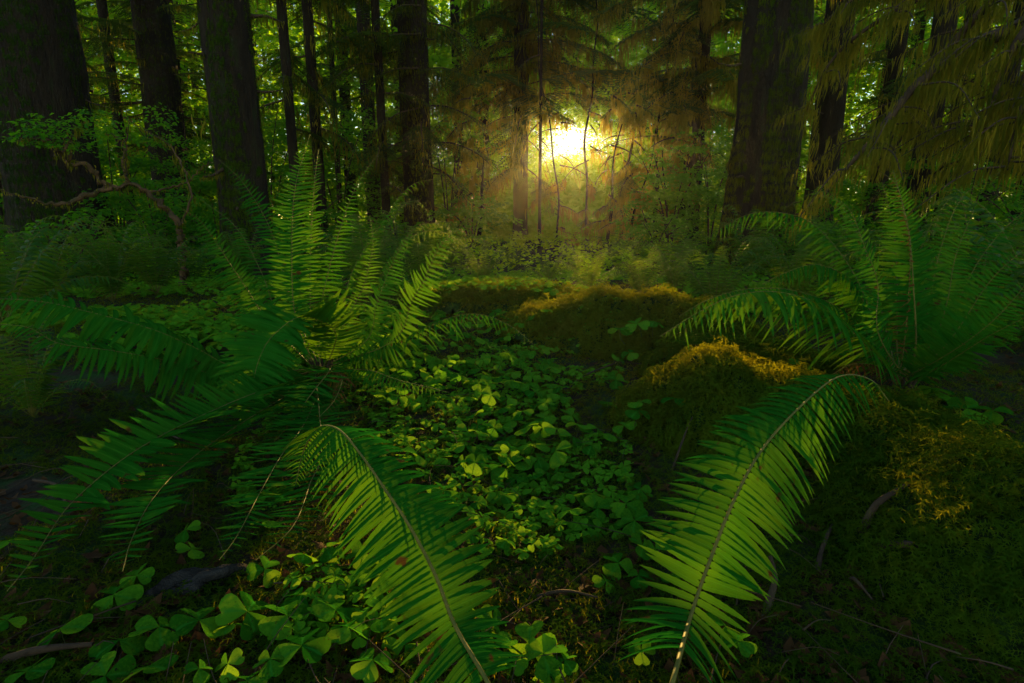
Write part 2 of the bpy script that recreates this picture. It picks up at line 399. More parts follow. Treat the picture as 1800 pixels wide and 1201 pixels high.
# big fern right
px_fern((1585, 665), 2.0, 'large dark sword fern with upright black stalks at the right', G_F, [
    ([(1608, 620, 2.0), (1605, 500, 2.0), (1596, 400, 2.02), (1570, 300, 2.05)], dict(plen=.115, pairs=56, droop=.15, side=(1, .1, 0), stipe=.2, rad=.004)),
    ([(1577, 620, 2.1), (1577, 500, 2.15), (1570, 400, 2.2), (1550, 320, 2.2)], dict(plen=.085, pairs=54, droop=.25, side=(1, -.5, 0), stipe=.2, rad=.003)),
    ([(1545, 590, 1.9), (1543, 500, 1.92), (1520, 435, 1.92), (1490, 365, 1.95), (1440, 342, 1.95)], dict(plen=.09, pairs=54, droop=.35, side=(.9, .4, 0))),
    ([(1640, 600, 2.0), (1665, 530, 2.0), (1680, 450, 2.05), (1712, 370, 2.1)], dict(plen=.09, pairs=52, droop=.3, side=(1, -.2, 0))),
    ([(1660, 610, 1.9), (1740, 495, 1.85), (1810, 430, 1.8)], dict(plen=.10, pairs=44, droop=.35, side=(.7, -.6, .3))),
    ([(1670, 620, 1.8), (1750, 560, 1.7), (1820, 480, 1.65)], dict(plen=.10, pairs=44, droop=.35, side=(.7, -.7, .2))),
    ([(1660, 640, 1.8), (1740, 590, 1.65), (1830, 545, 1.55)], dict(plen=.10, pairs=44, droop=.4)),
    ([(1540, 625, 1.9), (1490, 575, 1.8), (1440, 535, 1.72), (1370, 514, 1.65), (1300, 518, 1.6), (1235, 545, 1.57), (1160, 592, 1.55)], dict(plen=.12, pairs=64, seg=8, droop=.6, lift=-.4, tp=4, wid=.15, roll=-.15)),
    ([(1545, 610, 2.1), (1480, 545, 2.05), (1400, 512, 2.0), (1320, 508, 1.95), (1250, 525, 1.92), (1195, 555, 1.9)], dict(plen=.11, pairs=60, droop=.6, lift=-.35, tp=4, roll=-.15)),
    ([(1550, 600, 2.1), (1500, 500, 2.1), (1440, 466, 2.1), (1385, 478, 2.1), (1340, 500, 2.1)], dict(plen=.10, pairs=54, droop=.6, lift=-.3, tp=4, roll=-.15)),
    ([(1550, 600, 2.3), (1500, 480, 2.4), (1430, 395, 2.5), (1360, 373, 2.5), (1300, 383, 2.5), (1225, 430, 2.5)], dict(plen=.10, pairs=56, droop=.6, lift=-.3, tp=4, roll=-.15)),
    ([(1560, 590, 2.3), (1520, 440, 2.5), (1470, 350, 2.6), (1430, 340, 2.6), (1375, 368, 2.6)], dict(plen=.08, pairs=48, droop=.5, roll=-.1)),
    ([(1620, 600, 2.2), (1650, 450, 2.4), (1690, 350, 2.5), (1760, 300, 2.5)], dict(plen=.085, pairs=50, droop=.4, side=(1, -.5, 0))),
    ([(1590, 600, 2.0), (1600, 450, 2.0), (1590, 380, 2.0), (1575, 325, 2.02), (1545, 300, 2.05)], dict(plen=.05, pairs=40, droop=1.0, mat='dead', label='withered brown frond')),
    ([(1560, 650, 1.95), (1500, 640, 1.85), (1450, 668, 1.75)], dict(plen=.055, pairs=34, droop=1.1, mat='dead', label='withered brown frond')),
    ([(1640, 620, 2.2), (1720, 460, 2.4), (1790, 380, 2.5), (1850, 350, 2.5)], dict(plen=.11, pairs=50, droop=.4, side=(.8, -.5, 0))),
])

# generic ferns ---------------------------------------------------------------
def generic_fronds(seed, n, ln, pairs, seg):
    r = random.Random(seed); out = []
    for i in range(n):
        a = i * 2.39996 + r.uniform(-.3, .3); L = ln * r.uniform(.75, 1.1); e = r.uniform(.55, 1.25)
        out_r = L * math.cos(e) * 1.0; pk = L * math.sin(e)
        dx, dy = math.cos(a), math.sin(a)
        pts = [(0, 0, .02), (dx * out_r * .3, dy * out_r * .3, pk * .5), (dx * out_r * .65, dy * out_r * .65, pk * .85), (dx * out_r, dy * out_r, pk * .88), (dx * out_r * 1.22, dy * out_r * 1.22, pk * r.uniform(.6, .8))]
        out.append(frond_geo([np.array(p) for p in pts], .095 * ln / .8, pairs, droop=r.uniform(.25, .6), seg=seg, seed=seed * 50 + i, roll=r.uniform(-.25, .25), wid=.2))
    return out
GEN = []
for s_ in range(3):
    fr = generic_fronds(s_, 15, .8, 26, 3)
    GEN.append([(g.mesh('frond', M['fern_far']), r.mesh('stalk', M['rachis'])) for g, r in fr])
GEN_ONE = []
for s_ in range(3):
    one = Geo()
    for g, r in generic_fronds(s_ + 20, 15, .8, 18, 2): one.merge(g); one.merge(r)
    GEN_ONE.append(one.mesh('sword_fern', M['fern_far']))

def place_fern(px, Y, sc, label, parts=True, group=G_F, var=0):
    x = (px - 900) / FPX * (Y * CP + .15)
    z = float(top_h(np.array([x]), np.array([Y]))[0])
    if parts:
        o = thing('sword_fern', label, 'fern', group, (x, Y, z), rnd.uniform(0, 6.28), sc)
        for f, s in GEN[var % 3]:
            c = obj('frond', f, None, o); obj('stalk', s, None, c)
    else:
        o = obj('sword_fern', GEN_ONE[var % 3], None); o.location = (x, Y, z - .02); o.rotation_euler = (0, 0, rnd.uniform(0, 6.28)); o.scale = (sc,) * 3
        tag(o, label, 'fern', group)
    return o

FERNS = [
    (650, 4.6, 1.15, 'tall dim sword fern standing right behind the big left fern', True),
    (1035, 5.0, .62, 'backlit fern clump behind the mossy log, under the sun', True),
    (1125, 4.8, .62, 'small upright fern right behind the lit mossy log', True),
    (1185, 5.2, .7, 'second fern right of the sun glow behind the mossy log', True),
    (965, 6.4, .5, 'golden backlit fern directly below the sun', True),
    (1320, 7.8, 1.35, 'curved fern clump at the foot of the broad right trunk', True),
    (1400, 4.3, 1.0, 'dim fern between the broad right trunk and the large right fern', True),
    (1700, 3.2, 1.2, 'shaded tall fern behind the large right fern', True),
    (1850, 2.6, 1.2, 'dark fern cut off at the right edge', True),
    (1255, 4.0, .8, 'low dim fern left of the arching right fern fronds', True),
    (85, 4.2, 1.0, 'dim green fern by the left edge, behind the long horizontal fronds', True),
    (200, 4.6, .9, 'shaded fern in the left undergrowth, below the crooked maple', True),
    (275, 5.0, .95, 'green fern left of the dark leftmost narrow trunk foot', True),
    (10, 3.4, 1.1, 'dark fern half out of frame at the left edge', True),
    (60, 1.9, .5, 'small dark fern low in the left foreground hollow', True),
    (740, 5.2, .9, 'shaded fern between the big left fern and the mossy rise', True),
    (850, 6.5, .7, 'low fern on the slope left of the sun glow', True),
    (430, 5.6, .85, 'fern in front of the tall dark trunk foot', True),
    (340, 7.0, 1.0, 'bright green fern beside the crooked maple root', False),
    (150, 7.2, 1.0, 'dim fern beneath the crooked maple leaves', False),
    (560, 7.5, 1.1, 'fern between the tall dark trunk and the slim mossy pair', False),
    (690, 8.5, 1.0, 'fern at the foot of the slim leaning trunk', False),
    (800, 9.0, 1.0, 'fern right of the mid trunk with shaggy boughs', False),
    (900, 9.0, .7, 'fern at the foot of the central hemlock', False),
    (1012, 8.5, .6, 'glowing fern among the thin stems under the sun', False),
    (1085, 9.5, 1.0, 'fern among thin leaning stems right of the sun', False),
    (1190, 7.2, 1.1, 'fern thicket left of the broad right trunk', False),
    (1240, 10.0, 1.1, 'far fern just left of the broad right trunk', False),
    (1470, 6.2, 1.1, 'fern behind the large right fern, right of broad trunk', False),
    (1560, 7.0, 1.2, 'far fern under the drooping mossy limbs', False),
    (1660, 5.5, 1.2, 'fern under the right moss curtains', False),
    (1780, 5.0, 1.2, 'far right fern behind the moss curtains', False),
    (30, 6.0, 1.1, 'far left fern under the giant leaning trunk', False),
    (230, 9.5, 1.2, 'fern behind the crooked maple stem', False),
]
for i, (px, Y, sc, lb, pr) in enumerate(FERNS): place_fern(px, Y, sc, lb, pr, var=i)

# ------------------------------------------------------------------ wood sorrel
def sorrel_parts(seed):
    """one trefoil: three heart-shaped leaflets round the origin, unit radius, facing +z"""
    r = random.Random(seed); out = []
    for k in range(3):
        a = k * 2 * PI / 3 + r.uniform(-.12, .12); sz = r.uniform(.92, 1.08); dz = r.uniform(-.35, .05)
        # heart outline half widths along the leaflet
        t = np.array([0, .12, .3, .5, .7, .86, .97, 1.0])
        w = np.array([.0, .13, .33, .53, .65, .62, .44, .2])
        n = len(t)
        mid_t = np.array([0, .12, .3, .5, .66, .76, .81, .83])
        V = []; tone = []
        for i in range(n):
            V += [(t[i], w[i], .10 * w[i] * 2 - .26 * t[i] ** 2), (t[i] * .5 + mid_t[i] * .5, w[i] * .5, .07 * w[i] - .26 * t[i] ** 2), (mid_t[i], 0, -.02 - .26 * t[i] ** 2),
                  (t[i] * .5 + mid_t[i] * .5, -w[i] * .5, .07 * w[i] - .26 * t[i] ** 2), (t[i], -w[i], .10 * w[i] * 2 - .26 * t[i] ** 2)]
            tone += [0, .45, 1, .45, 0]
        V = np.array(V) * sz
        V[:, 2] += V[:, 0] * dz
        c, s = math.cos(a), math.sin(a)
        V = np.stack([V[:, 0] * c - V[:, 1] * s, V[:, 0] * s + V[:, 1] * c, V[:, 2]], 1)
        q = [(i * 5 + j, i * 5 + j + 1, i * 5 + j + 6, i * 5 + j + 5) for i in range(n - 1) for j in range(4)]
        g = Geo(); g.add(V, q, a=tone); out.append(g)
    return out
def stem_geo(h, seed):
    r = random.Random(seed); g = Geo()
    tube(g, spline([(r.uniform(-.5, .5), r.uniform(-.5, .5), -h), (r.uniform(-.2, .2), r.uniform(-.2, .2), -h * .5), (0, 0, -.02)], 7), .035, .028, 4)
    return g
SP_PARTS = []; SP_ONE = []
for s_ in range(6):
    lv = sorrel_parts(s_); st = stem_geo(1.6, s_)
    SP_PARTS.append(([l.mesh('leaflet', M['sorrel'], True) for l in lv], st.mesh('stem', M['stem'])))
    one = Geo()
    for l in lv: one.merge(l)
    SP_ONE.append(one)
SP_ONE_M = []
for s_ in range(6):
    g = Geo(); g.merge(SP_ONE[s_]); g.merge(stem_geo(1.6, s_)); SP_ONE_M.append(g.mesh('wood_sorrel', M['sorrel'], True))

def sorrel_thing(p, size, label, group, parts, tilt=.5):
    k = rnd.randrange(6)
    rot = (rnd.uniform(-tilt, tilt) + .12, rnd.uniform(-tilt, tilt), rnd.uniform(0, 6.28))
    if parts:
        o = thing('wood_sorrel', label, 'clover leaf', group, p, 0, size)
        o.rotation_euler = rot
        lf, st = SP_PARTS[k]
        for l in lf: obj('leaflet', l, None, o)
        obj('stem', st, None, o)
    else:
        o = obj('wood_sorrel', SP_ONE_M[k], None); o.location = p; o.rotation_euler = rot; o.scale = (size,) * 3
        tag(o, label, 'clover leaf', group)
    return o

# (where, [(px, py, diameter px)...])
SORREL = [
    ('in the dark lower left corner', [(12, 950, 55), (12, 1090, 55), (47, 1180, 75), (105, 1105, 85), (185, 1188, 85), (200, 1045, 75), (240, 1012, 52), (210, 1125, 85), (327, 931, 44), (337, 965, 48), (260, 1172, 90)]),
    ('in the bright cluster left of the near left frond', [(280, 1102, 80), (350, 1090, 85), (435, 1075, 90), (405, 1098, 55), (505, 1082, 90), (530, 1045, 55), (590, 1072, 75), (612, 1102, 75), (590, 1015, 50), (627, 1015, 42), (530, 1135, 90), (350, 1175, 45), (400, 1167, 50), (475, 1158, 60), (435, 1196, 60)]),
    ('under the near left frond', [(470, 915, 50), (535, 975, 50), (575, 965, 60), (465, 1000, 55), (640, 970, 60), (655, 1160, 75), (712, 1132, 75), (670, 1090, 60), (720, 1060, 50), (690, 1010, 50)]),
    ('right of the near left frond', [(765, 977, 38), (800, 972, 40), (845, 960, 44), (830, 940, 36), (780, 862, 54), (770, 805, 46), (840, 882, 32), (852, 915, 36), (885, 870, 44), (890, 950, 40), (820, 1065, 44), (865, 1087, 54), (735, 800, 50), (705, 770, 50)]),
    ('at the bottom between the two near fronds', [(870, 1140, 72), (930, 1132, 80), (955, 1148, 80), (992, 1160, 45), (965, 1182, 60), (903, 1165, 55), (1127, 1145, 44), (1275, 1100, 70), (1297, 1127, 58)]),
    ('in the group left of the near right frond', [(922, 805, 40), (907, 842, 40), (960, 830, 38), (990, 835, 30), (1097, 820, 34), (1098, 836, 30), (1042, 868, 62), (1050, 893, 48), (1100, 885, 54), (1125, 860, 48), (1115, 915, 60), (1035, 927, 58), (965, 895, 44), (1002, 897, 46), (1082, 932, 36), (1130, 960, 50), (1087, 990, 56), (1122, 1012, 50), (1065, 1022, 40), (1185, 1010, 52), (1152, 965, 40), (907, 937, 32)]),
    ('beside the large right fern stalks', [(1410, 613, 52), (1433, 628, 52), (1460, 617, 46), (1415, 642, 50), (1470, 643, 48), (1483, 617, 30), (1380, 610, 36), (1630, 683, 66), (1653, 690, 60), (1700, 718, 66), (1745, 722, 60)]),
    ('scattered on the mossy humps', [(1137, 680, 38), (1123, 707, 42), (1122, 722, 46), (1163, 630, 34), (1107, 620, 34), (1087, 630, 28), (1083, 667, 40), (1187, 700, 50), (1050, 753, 36), (1073, 763, 38), (1097, 748, 40), (1070, 707, 36), (1040, 783, 36), (1120, 570, 40), (1090, 577, 40), (1150, 565, 34), (1200, 600, 34)]),
]
ORD = ['leftmost', 'second from the left', 'third from the left', 'fourth from the left', 'fifth from the left', 'sixth from the left', 'seventh from the left', 'eighth from the left', 'ninth from the left', 'tenth from the left', 'eleventh from the left',
       'twelfth from the left', '13th from the left', '14th from the left', '15th from the left', '16th from the left', '17th from the left', '18th from the left', '19th from the left', '20th from the left', '21st from the left', '22nd from the left']
for where, lst in SORREL:
    for i, (px, py, dia) in enumerate(sorted(lst)):
        p = on_ground(px, py)
        hgt = rnd.uniform(.03, .055)
        d = ray(px, py); t = p[1] / d[1] * (1 - hgt / (CAMZ - p[2]))       # the leaf stands a little above the ground
        q = d * t + np.array([0, 0, CAMZ])
        size = dia * (q[1] * CP - (q[2] - CAMZ) * SP) / FPX * .50
        sorrel_thing(q, size, f'clover leaf, {ORD[i].replace(" the left", " left")} {where}', 'clover leaves on the forest floor', True)

# the crowded middle patch
cnt = 0; spots = []
tries = 0
while len(spots) < 190 and tries < 2500:
    tries += 1
    py = 560 + 300 * rnd.random() ** 1.25; px = rnd.gauss(840, 115)
    if not (600 < px < 1080): continue
    if px > 985 + (py - 640) * .3: continue
    p = on_ground(px, py)
    if any((p[0] - q[0]) ** 2 + (p[1] - q[1]) ** 2 < .047 ** 2 for q in spots): continue
    if vnoise(np.array([p[0] * 4]), np.array([p[1] * 4]), 63)[0] < .3: continue
    spots.append(p)
rowname = [(0, 620, 'far'), (620, 665, 'upper middle'), (665, 710, 'middle'), (710, 770, 'lower middle'), (770, 1300, 'near')]
buck = {}
for p in spots:
    px, py = proj(p)
    for a, b, nm in rowname:
        if a <= py < b: buck.setdefault(nm, []).append((px, tuple(p)))
for nm, l in buck.items():
    l.sort()
    for i, (px, p) in enumerate(l):
        side_ = 'left' if i < len(l) / 3 else 'central' if i < 2 * len(l) / 3 else 'right'
        sorrel_thing((p[0], p[1], p[2] + rnd.uniform(.035, .08)), rnd.uniform(.029, .046), f'small clover leaf crowded in the {side_} part of the patch, {nm} rows', 'clover leaves crowded in the middle patch', nm in ('near', 'lower middle'))

# low carpet of sorrel farther back, past counting
def carpet():
    g = Geo(); r = np.random.default_rng(5)
    def lay(Y, x, keep, s, hi):
        Y, x, s = Y[keep], x[keep], s[keep]; z = top_h(x, Y) + r.uniform(hi[0], hi[1], len(x)); a = r.uniform(0, 6.28, len(x)); k = r.integers(0, 6, len(x))
        ti, tj = r.uniform(-.45, .45, (2, len(x)))
        for q in range(6):
            v, f4, f3, tn = SP_ONE[q].arrays(); j = np.nonzero(k == q)[0]; n = len(j); c, sn = np.cos(a[j])[:, None] * s[j][:, None], np.sin(a[j])[:, None] * s[j][:, None]
            V = np.stack([x[j][:, None] + c * v[:, 0] - sn * v[:, 1], Y[j][:, None] + sn * v[:, 0] + c * v[:, 1], z[j][:, None] + s[j][:, None] * (v[:, 2] + ti[j][:, None] * v[:, 0] + tj[j][:, None] * v[:, 1])], -1)
            g.add(V.reshape(-1, 3), (f4[None] + (np.arange(n) * len(v))[:, None, None]).reshape(-1, 4), a=np.tile(tn, n))
    m = 12000
    Y = 1.7 + 7.5 * r.random(m) ** 1.3; x = r.uniform(-.9, .9, m) * Y
    lay(Y, x, (vnoise(x * .9, Y * .9, 88) > .36) & ~((Y < 3.9) & (x > -.62) & (x < 2.0)) & (Y > 2.5), r.uniform(.022, .045, m), (.03, .1))
    m = 3600
    Y = r.uniform(.75, 3.1, m); x = r.uniform(-.5, .22, m) * (Y * .7 + .5)
    lay(Y, x, vnoise(x * 3.3, Y * 3.3, 98) > np.where(Y > 1.2, .42, .55), r.uniform(.009, .022, m), (.012, .035))
    tag(obj('sorrel_carpet', g, M['sorrel'], None, True), 'low green carpet of clover leaves under the trees', 'ground cover', kind='stuff')
carpet()

# ------------------------------------------------------------------ moss
def sprig(seed, feather=True):
    r = random.Random(seed); V = []; F = []
    n = 6
    C = spline([(0, 0, 0), (.28, 0, .34), (.75, 0, .42), (1.1, 0, r.uniform(.0, .3))], n)
    g = Geo()
    for i in range(1, n):
        for sg in (-1, 1):
            l = .36 * (1 - .5 * abs(i / n - .45)) * r.uniform(.7, 1.2)
            b = C[i]; d = np.array([.45, sg * .9, r.uniform(-.35, .2)]) * l; w = np.array([.055, -.02 * sg, 0])
            g.add([b - w, b + w, b + d], f3=[(0, 1, 2)])
    for i in range(n - 1):
        w = np.array([0, .03, 0]); g.add([C[i] - w, C[i] + w, C[i + 1] + w, C[i + 1] - w], [(0, 1, 2, 3)])
    return g
SPR = [sprig(i).arrays() for i in range(6)]

def scatter_sprigs(P, N, size, seed, droop=.5):
    """P points, N normals (n,3), size (n) -> Geo with a moss sprig at each"""
    r = np.random.default_rng(seed); n = len(P); g = Geo()
    az = r.uniform(0, 2 * PI, n)
    dx = np.stack([np.cos(az), np.sin(az), np.zeros(n)], 1)
    N = N / np.linalg.norm(N, axis=1)[:, None]
    # lean down the slope
    down = np.array([0, 0, -1.]) + N * N[:, 2:3]
    X = dx + down * 1.6 * (1 - N[:, 2:3]) * 2
    X -= N * (X * N).sum(1)[:, None]; X /= np.linalg.norm(X, axis=1)[:, None] + 1e-6
    Yv = np.cross(N, X)
    k = r.integers(0, 6, n)
    for q in range(6):
        s = np.where(k == q)[0]
        if not len(s): continue
        v, f4, f3, a = SPR[q]
        sc = size[s][:, None, None]
        V = P[s][:, None] + sc * (v[None, :, 0:1] * X[s][:, None] + v[None, :, 1:2] * Yv[s][:, None] + v[None, :, 2:3] * N[s][:, None])
        off = (np.arange(len(s)) * len(v))[:, None, None]
        g.add(V.reshape(-1, 3), (f4[None] + off).reshape(-1, 4), (f3[None] + off).reshape(-1, 3))
    return g

def hnormals(f, x, y, e=.01):
    zx = (f(x + e, y) - f(x - e, y)) / (2 * e); zy = (f(x, y + e) - f(x, y - e)) / (2 * e)
    n = np.stack([-np.clip(zx, -4, 4), -np.clip(zy, -4, 4), np.ones_like(x)], 1)
    return n / np.linalg.norm(n, axis=1)[:, None]

def hummock(key, name, label, cat, n, size):
    cx, cy, rx, ry, ro, hh = HUMS[key]
    o = thing(name, label, cat, 'mossy humps')
    nr, nt = 26, 72
    rr = np.linspace(0, 1.25, nr) ** .8; th = np.linspace(0, 2 * PI, nt, endpoint=False)
    R, Tt = np.meshgrid(rr, th, indexing='ij')
    u = R * np.cos(Tt) * rx; v = R * np.sin(Tt) * ry
    X = cx + u * math.cos(ro) - v * math.sin(ro); Y = cy + u * math.sin(ro) + v * math.cos(ro)
    h = hum_h(key, X, Y); Z = np.where(h > -5, h, ground_h(X, Y) - .06) + .012 * fbm(X * 20, Y * 20, 8)
    i, j = np.meshgrid(np.arange(nr - 1), np.arange(nt), indexing='ij'); j2 = (j + 1) % nt
    F = np.stack([i * nt + j, (i + 1) * nt + j, (i + 1) * nt + j2, i * nt + j2], -1).reshape(-1, 4)
    g = Geo(); g.add(np.stack([X, Y, Z], -1).reshape(-1, 3), F)
    obj('mound', g, M['mossbed'], o, True)
    r = np.random.default_rng(5 + n)
    rad = np.sqrt(r.random(n)) * 1.02; a = r.random(n) * 2 * PI
    u = rad * np.cos(a) * rx; v = rad * np.sin(a) * ry
    X = cx + u * math.cos(ro) - v * math.sin(ro); Y = cy + u * math.sin(ro) + v * math.cos(ro)
    h = hum_h(key, X, Y); k = (h > -5) & (h > ground_h(X, Y) - .03)
    X, Y, h = X[k], Y[k], h[k]
    Nn = hnormals(lambda a, b: np.maximum(hum_h(key, a, b), ground_h(a, b)), X, Y, .015)
    lump = .6 + .9 * vnoise(X * 14, Y * 14, 12)
    Nn = Nn + r.normal(0, .45, Nn.shape) * [1, 1, .3]
    P = np.stack([X, Y, h], 1) + Nn * (r.random(len(X)) * .03 * lump)[:, None]
    # steep rim: extra sprigs hanging down the face
    steep = Nn[:, 2] < .75
    Pe = np.repeat(P[steep], 3, 0); Pe[:, 2] -= r.random(len(Pe)) * .1; Ne = np.repeat(Nn[steep], 3, 0); Ne[:, 2] *= .4
    kk = Pe[:, 2] > ground_h(Pe[:, 0], Pe[:, 1]) - .01
    P = np.vstack([P, Pe[kk]]); Nn = np.vstack([Nn, Ne[kk]])
    if key in ('log', 'mid', 'slope', 'back'):
        hg = Geo()
        for q in (.62, .78, .92):
            a = np.linspace(-PI * 1.08, PI * .08, 90); u = q * np.cos(a) * rx; v = q * np.sin(a) * ry
            px_ = cx + u * math.cos(ro) - v * math.sin(ro); py_ = cy + u * math.sin(ro) + v * math.cos(ro)
            hz = np.maximum(hum_h(key, px_, py_), ground_h(px_, py_))
            moss_curtain(hg, np.stack([px_, py_, hz + .012], 1), r, 620, .02, .13, .0035, .014)
        hm = obj('hanging_moss', hg, M['moss'], o); hm['kind'] = 'stuff'
    ms = obj('moss', scatter_sprigs(P, Nn, size * (.5 + 1.9 * r.random(len(P)) ** 2), n), M['moss'], o)
    ms['kind'] = 'stuff'
    return o
def moss_carpet():
    n = 120000; r = np.random.default_rng(77)
    Y = .35 + 6 * r.random(n) ** 1.9; X = r.uniform(-1.45, 1.45, n) * (Y + .25)
    m = vnoise(X * 2.2, Y * 2.2, 55) + .35 * (X > .3) * (Y < 2) + .1
    k = (m > .32) & ~((X < -.3) & (Y < 1.3) & (m < .48))
    X, Y = X[k], Y[k]; z = top_h(X, Y); Nn = hnormals(top_h, X, Y)
    P = np.stack([X, Y, z], 1) + Nn * (r.random(len(X)) * .015)[:, None]
    s = (.014 + .006 * Y.clip(0, 4)) * r.uniform(.6, 1.5, len(X))
    tag(obj('moss_carpet', scatter_sprigs(P, Nn, s, 3), M['moss']), 'feathery moss carpet on the forest floor', 'moss', kind='stuff')
moss_carpet()

def litter():
    r = random.Random(3); g = Geo()
    for i in range(4200):
        Y = .5 + 5.5 * r.random() ** 1.7; x = r.uniform(-1, 1) * (Y + .2)
        z = float(ground_h(np.array([x]), np.array([Y]))[0]); s = r.uniform(.012, .03); a = r.uniform(0, 6.28)
        c, sn = math.cos(a), math.sin(a); l = r.uniform(.35, .6); cu = r.uniform(.1, .6)
        L_ = [(-1, 0, cu), (-.4, l, 0), (-.4, 0, -.1), (-.4, -l, 0), (.4, l * .8, 0), (.4, 0, -.05), (.4, -l * .8, 0), (1.1, 0, cu)]
        V = [(x + s * (p[0] * c - p[1] * sn), Y + s * (p[0] * sn + p[1] * c), z + .006 + r.uniform(0, .01) + s * (p[2] + r.uniform(-.1, .1))) for p in L_]
        g.add(V, [(1, 2, 5, 4), (2, 3, 6, 5)], [(0, 2, 1), (0, 3, 2), (4, 5, 7), (5, 6, 7)])
    tag(obj('leaf_litter', g, M['litter']), 'brown dead leaves and scraps between the plants', 'leaf litter', kind='stuff')
litter()

def twig_litter():
    r = random.Random(8); g = Geo()
    for i in range(480):
        Y = .55 + 3.6 * r.random() ** 1.5; x = r.uniform(-1, 1) * (Y + .15); L = r.uniform(.04, .22); a = r.uniform(0, 6.28)
        xs = np.array([x, x + L * .5 * math.cos(a) + r.uniform(-.01, .01), x + L * math.cos(a)]); ys = np.array([Y, Y + L * .5 * math.sin(a) + r.uniform(-.01, .01), Y + L * math.sin(a)])
        zs = ground_h(xs, ys) + [.008 + r.uniform(0, .02), .012 + r.uniform(0, .03), .008 + r.uniform(0, .05)]
        tube(g, spline(np.stack([xs, ys, zs], 1), 6), r.uniform(.0008, .002), .0006, 4)
    tag(obj('twig_litter', g, M['twig']), 'fine dead twigs strewn over the forest floor', 'twigs', kind='stuff')
twig_litter()

# dead sticks
STICKS = [((1512, 944), (1592, 876), .009, 'pale broken stick poking out of the lower right moss'), ((1432, 1025), (1460, 945), .006, 'thin upright twig right of the near right frond'), ((1545, 970), (1600, 1010), .011, 'flaky bark splinter in the dark lower right hollow'),
          ((0, 1170), (170, 1168), .007, 'thin dark stick along the lower left corner'), ((60, 850), (120, 905), .005, 'fine twig in the left dark hollow'), ((1340, 1100), (1350, 1020), .008, 'short stub behind the near right frond'),
          ((1490, 1030), (1530, 1080), .004, 'crossed fine twig low at right'), ((1180, 835), (1215, 760), .004, 'twig leaning on the yellow moss hump'), ((240, 745), (320, 800), .005, 'dry stem left of the hanging lit frond'), ((985, 700), (1080, 655), .006, 'dry stick below the mossy log'),
          ((930, 1060), (1050, 1080), .004, 'fine root between the two near fronds'), ((560, 800), (500, 830), .005, 'brown dead stalk under the left fern')]
for a, b, rad, lb in STICKS:
    p = on_ground(*a); q = on_ground(*b); p[2] += .01; q[2] += rnd.uniform(.02, .06); m_ = (p + q) / 2 + [rnd.uniform(-.02, .02), rnd.uniform(-.02, .02), .01]
    g = Geo(); tube(g, spline([p, m_, q], 14), rad, rad * .5, 7, .5, seed=rad * 1000)
    tag(obj('dead_stick', g, M['twig'], None, True), lb, 'stick', 'dead sticks on the ground')
# grey weathered wood chunk at the lower left
p = on_ground(335, 1045, False); g = Geo()
tube(g, spline([p + [-.07, -.03, -.01], p + [-.02, 0, .015], p + [.05, .03, .02], p + [.09, .05, .0]], 16), .030, .020, 22, 1.5, seed=4)
tag(obj('weathered_wood', g, M['rock'], None, True), 'grey flaking chunk of rotten wood behind the lower left clover', 'wood chunk')

# ------------------------------------------------------------------ trees
def trunk_geo(base, r0, height, taper=.35, flare=.6, seed=0, lean=(0, 0), wig=0, ridges=9, n=70, sides=64, amp=.06):
    z = np.linspace(0, 1, n) ** 1.6 * height
    an = np.linspace(0, 2 * PI, sides, endpoint=False)
    R = r0 * (1 - taper * z / height) * (1 + flare * np.exp(-z / (r0 * 1.3)))
    Zg, A = np.meshgrid(z, an, indexing='ij')
    lobes = 1 + flare * .5 * np.exp(-Zg / (r0 * 2)) * np.cos(A * 5 + seed) * .5
    nz = fbm(np.cos(A) * 2.2 + seed, np.sin(A) * 2.2 + Zg * .25, 60 + seed, 3)
    rid = fbm(A * ridges / PI * 1.0 + fbm(Zg * .8, A, 66) * 1.5, Zg * .55 / max(.2, r0), 70 + seed, 4)
    rr = R[:, None] * lobes * (1 + amp * 2 * rid + .10 * nz)
    wx = lean[0] * Zg + .25 * r0 * fbm(Zg * .25, Zg * 0 + seed, 80); wy = lean[1] * Zg
    if wig:
        wx = wx + wig * (np.sin(Zg * 1.3 + seed) - math.sin(seed)) + wig * .5 * (np.sin(Zg * 3.1 + seed * 2) - math.sin(seed * 2)); wy = wy + wig * .6 * (np.sin(Zg * 1.7 + seed * 3) - math.sin(seed * 3))
    V = np.stack([base[0] + wx + rr * np.cos(A), base[1] + wy + rr * np.sin(A), base[2] - .1 + Zg], -1)
    i, j = np.meshgrid(np.arange(n - 1), np.arange(sides), indexing='ij'); j2 = (j + 1) % sides
    F = np.stack([i * sides + j, i * sides + j2, (i + 1) * sides + j2, (i + 1) * sides + j], -1).reshape(-1, 4)
    g = Geo(); g.add(V.reshape(-1, 3), F); return g

